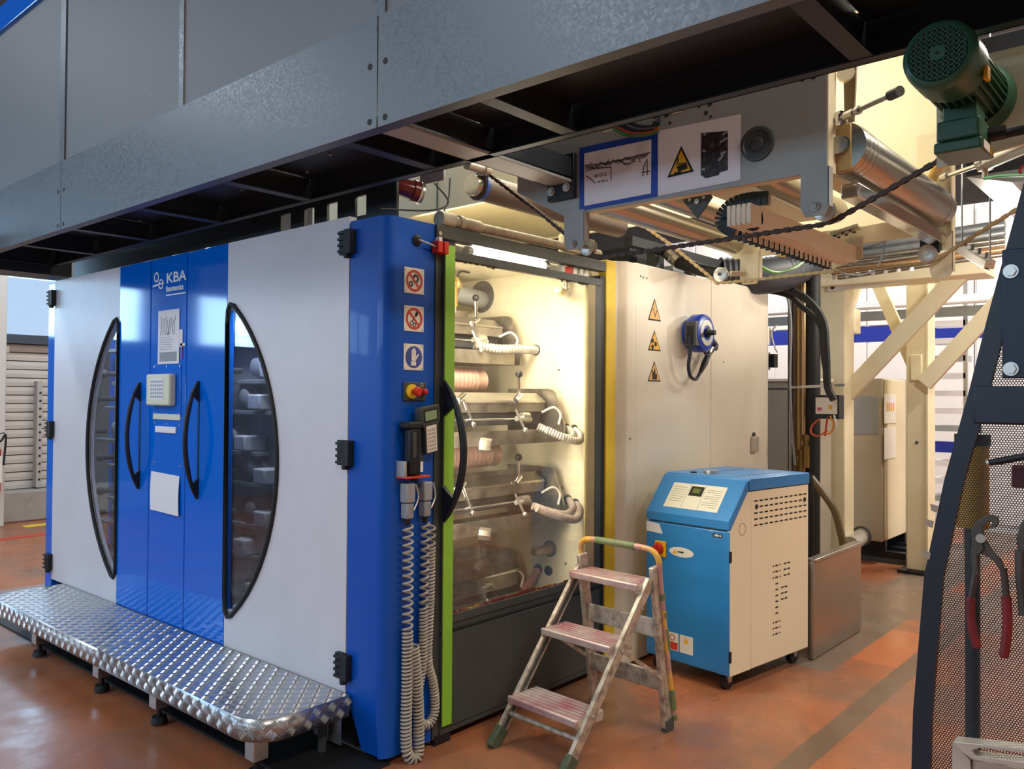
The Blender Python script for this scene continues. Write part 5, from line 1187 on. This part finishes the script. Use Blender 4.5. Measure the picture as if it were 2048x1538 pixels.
# control cabinets
g1 = thing('junction_cabinet', 'grey beige cabinet with a flat white top behind the brass pipes', 'cabinet', (5.0,.6,0))
px_box('body', M('grey_beige','#a9a294',.5,0,var=.15,vs_=3), g1, 4.9, 5.25, 1500, 1634, 762, z0=.1); px_box('top', m_signwhite, g1, 4.88, 5.27, 1498, 1635, 757, 763)
px_box('drawer_gap', m_dkpanel, g1, 4.897, 4.91, 1525, 1580, 776, 779, bevel=0)
g2 = thing('control_cabinet', 'tall beige control cabinet with a glass meter panel between the cream columns', 'cabinet', (6.2,-.1,.2))
ya, yb, zt = at('x',6.0,1688,757).y, at('x',6.0,1765,757).y, 1.795
MB().box(6.0,7.0,yb,ya,.22,zt).build('body', M('shaded_beige','#b5aa98',.5,0,var=.1,vs_=2), g2, bevel=.01)  # greyer than the door: the weaker light on this face is in the colour
xd = at('y',yb,1803,757).x
dr2 = MB().box(6.03,xd,yb-.04,yb,.24,zt-.01).build('door', m_cream2, g2, bevel=.01)
xa_, xb_ = at('y',yb-.04,1768,800).x, at('y',yb-.04,1791,800).x
MB().box(xa_,xb_,yb-.046,yb-.04,1.36,1.64).build('meter_panel', m_signwhite, dr2, bevel=.004)
for k in range(4): MB().box(xa_+.06+k*(xb_-xa_-.1)/4,xa_+.09+k*(xb_-xa_-.1)/4,yb-.05,yb-.046,1.48,1.56).build('meter_led', m_signyel, dr2, smooth=False)
MB().box(xa_,xb_,yb-.046,yb-.04,1.02,1.32).build('lower_panel', m_signwhite, dr2, bevel=.004)
MB().box(5.992,6.0,yb+.04,ya-.06,1.25,1.62).build('cover_plate', m_grey, g2, bevel=.004)
for x in (6.15,6.8): MB().box(x,x+.06,yb+.02,ya-.02,.11,.22).build('leg', m_black, g2)
pbx = thing('pallet_base', 'dark steel base frame under the control cabinet', 'base', (6.2,0,0))
MB().box(6.13,7.2,-.45,.6,.0,.05).build('plate', m_dkpanel, pbx, smooth=False)
for k in range(4): MB().box(6.14+k*.3,6.24+k*.3,-.4,.55,.05,.11).build('slat', m_black, pbx, smooth=False)
c3 = thing('cable_column', 'beige cabinet column carrying the small lit screen', 'cabinet', (5.45,.2,0))
px_box('body', m_cream2, c3, 5.3, 5.55, 1638, 1690, 545, z0=.02, bevel=.012)
sc = thing('operator_screen', 'small white screen box with orange cables on the beige column', 'screen', at('x',3.98,1652,830))
px_box('frame', m_black, sc, 3.98, 4.09, 1626, 1678, 790, 838)
px_box('display', m_signwhite, sc, 3.975, 3.98, 1631, 1674, 795, 828)
px_box('pink_icon', M('icon_pink','#d05a7a',.5), sc, 3.972, 3.975, 1634, 1643, 815, 821, bevel=0); px_box('amber_icon', m_signyel, sc, 3.972, 3.975, 1657, 1664, 810, 818, bevel=0)
for i, (pts, col_, lab) in enumerate(((((1640,838),(1625,850),(1622,865),(1635,872),(1655,862)),'#d9643a','orange cable looping left below the small screen'),(((1655,835),(1652,855),(1650,872)),'#c03a28','red cable falling straight from the small screen'),(((1660,832),(1668,850),(1660,866),(1648,868)),'#e0903a','amber cable looping right below the small screen'),(((1668,830),(1672,850),(1668,864)),'#cfcac0','white cable hanging right of the small screen'))):
    o = MB().tube(catmull([at('x',3.95,*p) for p in pts],6), 0.007, 6).build('patch_cable', M('patch_%d'%i,col_,.5)); tag(o, lab, 'cable', 'patch cables below the screen')
# vertical pipes beside the enclosure
for i, (x_, mat_, r_, yb_, lab) in enumerate(((1581,m_steel,.020,905,'leftmost thin steel riser pipe beside the enclosure'),(1590,m_dkroll,.018,905,'dark riser pipe second from the enclosure'),(1598,M('brass_pipe','#b59055',.3,.7),.022,905,'brass riser pipe in the bundle beside the enclosure'),(1607,M('copper_riser','#c4a27a',.3,.7),.022,880,'copper riser pipe next to the thick black riser'))):
    a, b_ = at('x',4.1,x_,560), at('x',4.1,x_-1,yb_); o = MB().cyl(a, Vector((4.1,a.y,.0)), r_, n=14).build('riser_pipe', mat_); tag(o, lab, 'pipe', 'riser pipes')
a, b_ = at('x',4.15,1626,480), at('x',4.15,1622,868); o = MB().cyl(a, Vector((a.x,a.y,0)), .058, n=18).build('riser_pipe', m_rubber); tag(o, 'thick black riser pipe beside the cabled column', 'pipe', 'riser pipes')
for x_, y0_, y1_, lab in ((1603,898,948,'left brass union below the riser pipes'),(1612,868,935,'right brass union below the riser pipes')):
    a, b_ = at('x',4.1,x_,y0_), at('x',4.1,x_,y1_)
    u_ = MB().lathe(a,(0,0,-1),[(0,.022),(.01,.034),(.05,.034),(.055,.028),(.09,.028),(.095,.036),((a.z-b_.z),.036)],8).build('pipe_union', M('brass_union','#a8864a',.35,.7)); tag(u_, lab, 'fitting', 'pipe unions')
o = MB().bar(at('x',4.075,1578,775), at('x',4.075,1690,770), .02, .02).build('clamp_rail', m_zinc); tag(o, 'thin clamp rail crossing the riser pipes', 'rail')
vl = thing('air_service_unit', 'small valve unit on a thin pipe at the edge of the enclosure', 'valve', at('x',4.6,1535,700))
MB().cyl(at('x',4.6,1531,600), at('x',4.6,1531,660), .014, n=8).build('pipe', m_zinc, vl); MB().cyl(at('x',4.6,1534,655), at('x',4.6,1534,690), .03, n=12).build('valve_body', m_alu_matt, vl)
MB().cyl(at('x',4.6,1533,705), at('x',4.6,1533,740), .032, n=12).build('filter_bowl', m_steel, vl); v_ = at('x',4.6,1533,700); MB().cyl((v_.x,v_.y,2.6),(v_.x,v_.y,0),.012,n=8).build('standpipe', m_zinc, vl); MB().box(4.58,4.66,at('x',4.6,1550,700).y,at('x',4.6,1541,700).y,at('x',4.6,1545,735).z,at('x',4.6,1545,708).z).build('regulator', m_black, vl)
MB().tube(catmull([at('x',4.6,1553,650),at('x',4.6,1543,665),at('x',4.6,1548,690),at('x',4.6,1555,705)]), .008).build('white_tube', m_signwhite, vl)
tr_ = thing('cable_tray', 'perforated steel cable tray with white pipes crossing behind the columns', 'cable tray', (6.8,.4,2.45))
MB().box(6.75,6.95,-1.2,2.6,2.46,2.47).build('tray_floor', m_dkpanel, tr_, smooth=False); MB().box(6.74,6.75,-1.2,2.6,2.42,2.52).build('tray_side', m_greyint, tr_, smooth=False)
for y in (-.3,1.6): MB().cyl((6.85,y,2.47),(6.85,y,6.0),.01,n=8).build('hanger_rod', m_zinc, tr_)
for k in range(3): MB().cyl((6.72+k*.04,-1.2,2.56+k*.03),(6.72+k*.04,2.6,2.56+k*.03),.022,n=10).build('conduit', m_cab, tr_)
# black cable bundles and ducts
def cable(pts, x, r_, lab, mat=None, name='cable', n=8):
    o = MB().tube(catmull([at('x',xx,px,py) for (px,py),xx in zip(pts, x if isinstance(x,(list,tuple)) else [x]*len(pts))],8), r_, n).build(name, mat or m_rubber); return tag(o, lab, 'cable', 'cables beyond the bridge')
cable(((1430,572),(1500,570),(1560,576),(1610,596),(1645,640),(1652,700),(1655,770),(1668,800)), 3.9, .030, 'thick black cable bundle arching over to the cream column')
cable(((1440,580),(1520,580),(1575,590),(1600,610),(1640,650),(1648,720),(1660,790)), 3.95, .022, 'second black cable just under the thick arching bundle')
cable(((1570,580),(1578,610),(1582,660),(1580,760),(1584,860),(1590,930)), 4.0, .010, 'thin grey cable dropping beside the brass riser', m_grey)
cable(((1508,510),(1525,535),(1555,545),(1590,535),(1615,515),(1630,500)), [1.745,1.9,2.1,2.3,2.6,3.0], .009, 'bright green earth cable hanging in an arc', M('earth_green','#5fb52e',.4))
cable(((1550,508),(1570,513),(1590,508),(1605,500)), 1.745, .006, 'thin yellow cable above the green earth cable', M('cable_yellow','#d6b04a',.4))
cable(((1612,500),(1640,520),(1680,545),(1720,550),(1752,538),(1765,510),(1770,480)), [1.745,2.5,3.2,3.8,4.3,4.6,4.78], .008, 'thin dark cable drooping in front of the flat rail')
o = ribbed([at('x',3.4,1440,552),at('x',3.6,1520,552),at('x',3.9,1580,540),at('x',4.2,1640,500)], .14, 'flexible_duct', 'thick dark flexible duct behind the far hanger', 'duct', None, M('dark_duct','#3b4048',.5), .03, .05)
o = MB().tube([at('x',2.5,1325,500),at('x',2.5,1360,525),at('x',2.5,1400,540),at('x',2.5,1450,550)], [.035,.045,.04,.04], 14).build('black_hose', m_rubber); tag(o, 'black hose with a steel collar above the cream enclosure', 'hose')
o = MB().lathe(at('x',2.48,1338,505),(at('x',2.48,1362,528)-at('x',2.48,1338,505)),[(0,.05),(.05,.052),(.055,.048),(.10,.048)],18).build('hose_collar', m_steel); tag(o, 'steel collar on the black hose above the enclosure', 'collar')
cable(((1622,955),(1645,985),(1668,1020),(1680,1060),(1688,1110),(1692,1250)), 3.9, .028, 'brown oily hose sloping down behind the unit', M('oily_hose','#6a5a3c',.4), 'drain_hose')
cable(((1618,950),(1622,1000),(1622,1080),(1618,1150),(1618,1245)), 3.6, .026, 'black hose falling behind the cream unit')
ps = thing('drain_stub', 'ribbed grey drain stub above the stainless panel', 'pipe', at('x',5.6,1718,1075))
MB().cyl(at('x',5.9,1726,1070), at('x',5.3,1700,1090), .075, n=18).build('stub', m_alu_matt, ps); MB().ring(at('x',5.75,1722,1072),(1,0,0),.07,.092,.03,24).build('clamp', m_dkpanel, ps)
# strip lamp fixture by the guard
lf = thing('strip_luminaire', 'white strip luminaire under the overhead pipes by the guard', 'lamp', at('x',4.2,1950,520))
p0_, p1_ = at('x',4.2,1924,497), at('x',3.95,1980,530)
MB().bar(p0_, p1_, .07, .06).build('housing', m_signwhite, lf, bevel=.004)
for k in range(6): p = p0_.lerp(p1_,(k+.5)/6); MB().box(p.x-.03,p.x+.03,p.y-.006,p.y+.006,p.z-.045,p.z-.031).build('louvre', m_dkpanel, lf, smooth=False)
for p in (p0_,p1_): MB().cyl(p,Vector((p.x,p.y,6.0)),.006,n=6).build('hanger_rod', m_zinc, lf)
for k in range(4): p = p0_.lerp(p1_,(k+.5)/4); MB().cyl(p+Vector((0,0,.02)),p+Vector((.02,0,.07)),.012,n=8).build('clip', m_zinc, lf)
pl0 = bpy.data.lights.new('strip_luminaire_light', 'POINT'); pl0.energy = 42; pl0.color = (1,.93,.8); pl0.shadow_soft_size = .06
po = bpy.data.objects.new('strip_luminaire_light', pl0); COL.objects.link(po); po.location = p0_.lerp(p1_,.5)+Vector((-.02,-.02,-.10))
eq = thing('roof_equipment', 'dark fan box and posts standing on top of the cream enclosure', 'equipment', (2.9,.6,2.42))
MB().box(2.3,2.75,.25,.9,2.425,2.60).build('fan_box', m_black, eq, bevel=.01)
for x in (2.4,2.9,3.3): MB().box(x,x+.06,.12,.18,2.425,2.62).build('post', m_dkpanel, eq)
MB().box(2.1,3.7,.10,.16,2.56,2.62).build('rail', m_black, eq)
MB().box(2.95,3.25,.3,.7,2.425,2.56).build('junction_box', m_grey, eq, bevel=.01)
# ================================================================== black mesh guard with tools in the right foreground
GXX = -.75
gd2 = thing('mesh_guard', 'black perforated guard panel with slanted edge at the right of the picture', 'guard', (GXX,-2.6,0))
m_guard = M('blue_black_paint','#222a36',.4,.2)
edge_px = [(2185,-120),(2048,370),(1975,640),(1940,780),(1890,960),(1850,1150),(1828,1420),(1824,1560)]
ev = [at('x',GXX,*p) for p in edge_px]
outer = [(p.y,p.z) for p in ev]; outer.append((outer[-1][0]+.004,0.0))
def inset(i, w_):
    y, z = outer[i]; return (y-w_, z)
BW = .030
for i in range(len(outer)-1):
    a, b_ = outer[i], outer[i+1]
    MB().prism([(GXX-.006,a[0],a[1]),(GXX-.006,b_[0],b_[1]),(GXX-.006,b_[0]-BW,b_[1]),(GXX-.006,a[0]-BW,a[1])], (.012,0,0)).build('border_strip', m_guard, gd2, smooth=False)
    MB().prism([(GXX,a[0]-.002,a[1]),(GXX,b_[0]-.002,b_[1]),(GXX,b_[0],b_[1]),(GXX,a[0],a[1])], (.03,0,0)).build('edge_return', m_guard, gd2, smooth=False)
def edge_y(z):
    for i in range(len(outer)-1):
        (y0, z0), (y1, z1) = outer[i], outer[i+1]
        if z1 <= z <= z0: return y0+(y1-y0)*(z-z0)/(z1-z0)
    return outer[-1][0]
zb0, zb1 = at('x',GXX,1990,848).z, at('x',GXX,1990,772).z
MB().box(GXX-.008,GXX+.006,-3.3,edge_y(zb1)-.005,zb0,zb1).build('middle_bar', m_guard, gd2, bevel=.003)
P_ = .0043; vv = []; ff = []; row = 0; z = .86
yR = -2.76
while z < 2.27:
    y = yR+(P_/2 if row % 2 else 0)
    lim = edge_y(z)-BW+.004
    while y < lim:
        if not (zb0+.004 < z < zb1-.004):
            o_ = len(vv)
            for k in range(6):
                a = pi/6+k*pi/3; vv.append((GXX, y+P_*.578*cos(a), z+P_*.578*sin(a)))
            for k in range(6):
                a = pi/6+k*pi/3; vv.append((GXX, y+P_*.385*cos(a), z+P_*.385*sin(a)))
            for k in range(6): ff.append((o_+k, o_+(k+1)%6, o_+6+(k+1)%6, o_+6+k))
        y += P_
    z += P_*.866; row += 1
q = MB(); q.v = [Vector(v) for v in vv]; q.f = ff
o = q.build('perforated_sheet', M('black_perforated','#1b2028',.45,.3), gd2, smooth=False); tag(o, kind='stuff')
MB().box(GXX-.002,GXX+.002,-3.3,yR,.0,2.27).build('solid_sheet', m_guard, gd2, smooth=False); MB().box(GXX-.002,GXX+.002,yR,outer[-1][0]-.02,.0,.86).build('solid_sheet', m_guard, gd2, smooth=False)
a, b_ = at('x',GXX-.012,2004,500), at('x',GXX-.012,2004,757)
bp_ = MB().box(GXX-.014,GXX-.008,-2.62,a.y,b_.z,a.z).build('blue_black_plate', M('navy_plate','#1a2238',.4,.2), gd2, bevel=.002)
for y_ in (543,738):
    p = at('x',GXX-.014,2022,y_); MB().cyl(p, p+Vector((-.008,0,0)), .0085, n=6).build('nut', m_zinc, bp_); MB().cyl(p, p+Vector((-.003,0,0)), .0115, n=18).build('washer', m_zinc, bp_)
for (x_, y_) in ((1868,1015),(1858,1045),(1852,1108)):
    p = at('x',GXX-.007,x_,y_); MB().prism([p+Vector((0,.006,.006)),p+Vector((0,-.008,.003)),p+Vector((0,-.006,-.009)),p+Vector((0,.004,-.006))], (-.001,0,0)).build('tape_scrap', M('old_tape','#9c9184',.7), gd2, smooth=False)
# pliers
TX = GXX-.012
def tpx(x_, y_, o=0): return at('x',TX-o,x_,y_)
pl_ = thing('pump_pliers', 'worn water pump pliers with red handles hanging on the mesh guard', 'pliers', tpx(1975,1310))
m_tool = M('dark_tool_steel','#5a5650',.4,.7,var=.5,vs_=40); m_rgrip = M('worn_red_grip','#7c1f24',.45,0,var=.6,vs_=60,var_col='#2c2022')
jaw = [(1946,1088),(1943,1066),(1950,1045),(1966,1033),(1985,1028),(1998,1032),(1999,1042),(1992,1055),(1980,1055),(1987,1043),(1978,1042),(1967,1056),(1972,1080),(1985,1098),(2003,1120),(2012,1138),(2003,1140),(1985,1118),(1962,1105)]
MB().prism([tpx(*p) for p in jaw], (-.006,0,0)).build('fixed_jaw', m_tool, pl_, bevel=.001)
low = [(1942,1105),(1948,1075),(1958,1072),(1968,1090),(1968,1100),(1955,1110),(1958,1150),(1944,1150)]
MB().prism([tpx(*p,.006) for p in low], (-.005,0,0)).build('sliding_jaw', m_tool, pl_, bevel=.001)
MB().cyl(tpx(1961,1077,.006), tpx(1961,1077,.015), .0075, n=16).build('pivot', m_zinc, pl_)
for pts in (((1951,1145),(1946,1175),(1941,1205),(1943,1245),(1950,1280),(1955,1296)),((2006,1135),(2010,1165),(2013,1205),(2015,1250),(2011,1290),(2007,1314))):
    cv = catmull([tpx(*p,.006) for p in pts],6); n = len(cv)
    MB().tube(cv[:n//3+1], .0055, 8).build('handle_shank', m_tool, pl_); MB().tube(cv[n//3:], [.0075]*(n-n//3-1)+[.006], 8).build('grip', m_rgrip, pl_)
wr = thing('wrench', 'steel wrench jaw just entering the right edge beside the pliers', 'wrench', tpx(2050,1150))
MB().prism([tpx(*p) for p in ((2050,1036),(2040,1050),(2034,1075),(2037,1100),(2050,1108),(2075,1090),(2075,1045))], (-.008,0,0)).build('head', m_tool, wr, bevel=.002)
MB().tube([tpx(2046,1100,.003),tpx(2044,1150,.003),tpx(2050,1230,.003)], [.012,.010,.009], 8).build('shank', m_tool, wr)
pe = thing('black_pen', 'thin black pen-like rod lying across the mesh guard', 'rod', tpx(1975,925)); MB().tube([tpx(1974,926,.004),tpx(2000,922,.004),tpx(2090,905,.004)], [.005,.0062,.0062], 10).build('barrel', m_black, pe); MB().cyl(tpx(1974,926,.004), tpx(1979,925,.004), .0066, n=10).build('tip', m_zinc, pe)
yb_ = MB().cyl((GXX+.30,at('x',GXX+.30,1945,960).y,at('x',GXX+.3,1945,1055).z),(GXX+.30,at('x',GXX+.30,1945,960).y,at('x',GXX+.3,1945,890).z),.030,n=20).build('yellow_spool', M('amber_plastic','#c8921e',.4)); tag(yb_, 'amber cylinder standing behind the perforated guard', 'spool')
MB().cyl((GXX+.30,yb_.location.y+at('x',GXX+.30,1945,960).y,at('x',GXX+.3,1945,890).z),(GXX+.30,at('x',GXX+.30,1945,960).y,at('x',GXX+.3,1945,868).z),.033,n=20).build('cap', m_black, yb_)
MB().cyl((GXX+.30,at('x',GXX+.30,1945,960).y,.0),(GXX+.30,at('x',GXX+.30,1945,960).y,at('x',GXX+.3,1945,1055).z),.014,n=12).build('stand', m_dkpanel, yb_)
rbx = at('x',GXX+.2,2022,930); rbz = at('x',GXX+.2,2022,975).z
o = MB().box(GXX+.2,GXX+.3,rbx.y-.12,rbx.y,rbz,rbx.z).build('red_box', M('dark_red','#7a1418',.5), bevel=.004); tag(o, 'dark red box hanging behind the perforated guard', 'box')
MB().box(GXX+.24,GXX+.26,rbx.y-.07,rbx.y-.05,0,rbz).build('post', m_black, o)
bk = thing('slotted_bracket', 'bare metal bracket with a long slot at the bottom right corner', 'bracket', tpx(1950,1538))
bpts = [(1905,1483),(1975,1490),(2090,1503),(2090,1600),(1945,1600),(1940,1538),(1918,1500)]
sl_ = [(1945,1502),(1958,1497),(2060,1511),(2075,1518),(2060,1522),(1955,1509)]
top_ = [tpx(*p,.02) for p in ((1905,1483),(1975,1490),(2090,1503),(2090,1512),(1960,1496),(1944,1501),(1950,1512),(2090,1530),(2090,1545),(1945,1520),(1915,1498))]
MB().prism(top_, (.03,0,0)).build('slotted_flange', m_alu_matt, bk, bevel=.001)
MB().prism([tpx(*p,.012) for p in ((1905,1484),(1940,1520),(1945,1600),(1903,1600))], (.006,0,0)).build('side_flange', m_alu_matt, bk, smooth=False)
MB().prism([tpx(*p,.004) for p in ((1945,1521),(2090,1546),(2090,1600),(1945,1600))], (.004,0,0)).build('lower_flange', m_alu_matt, bk, smooth=False)
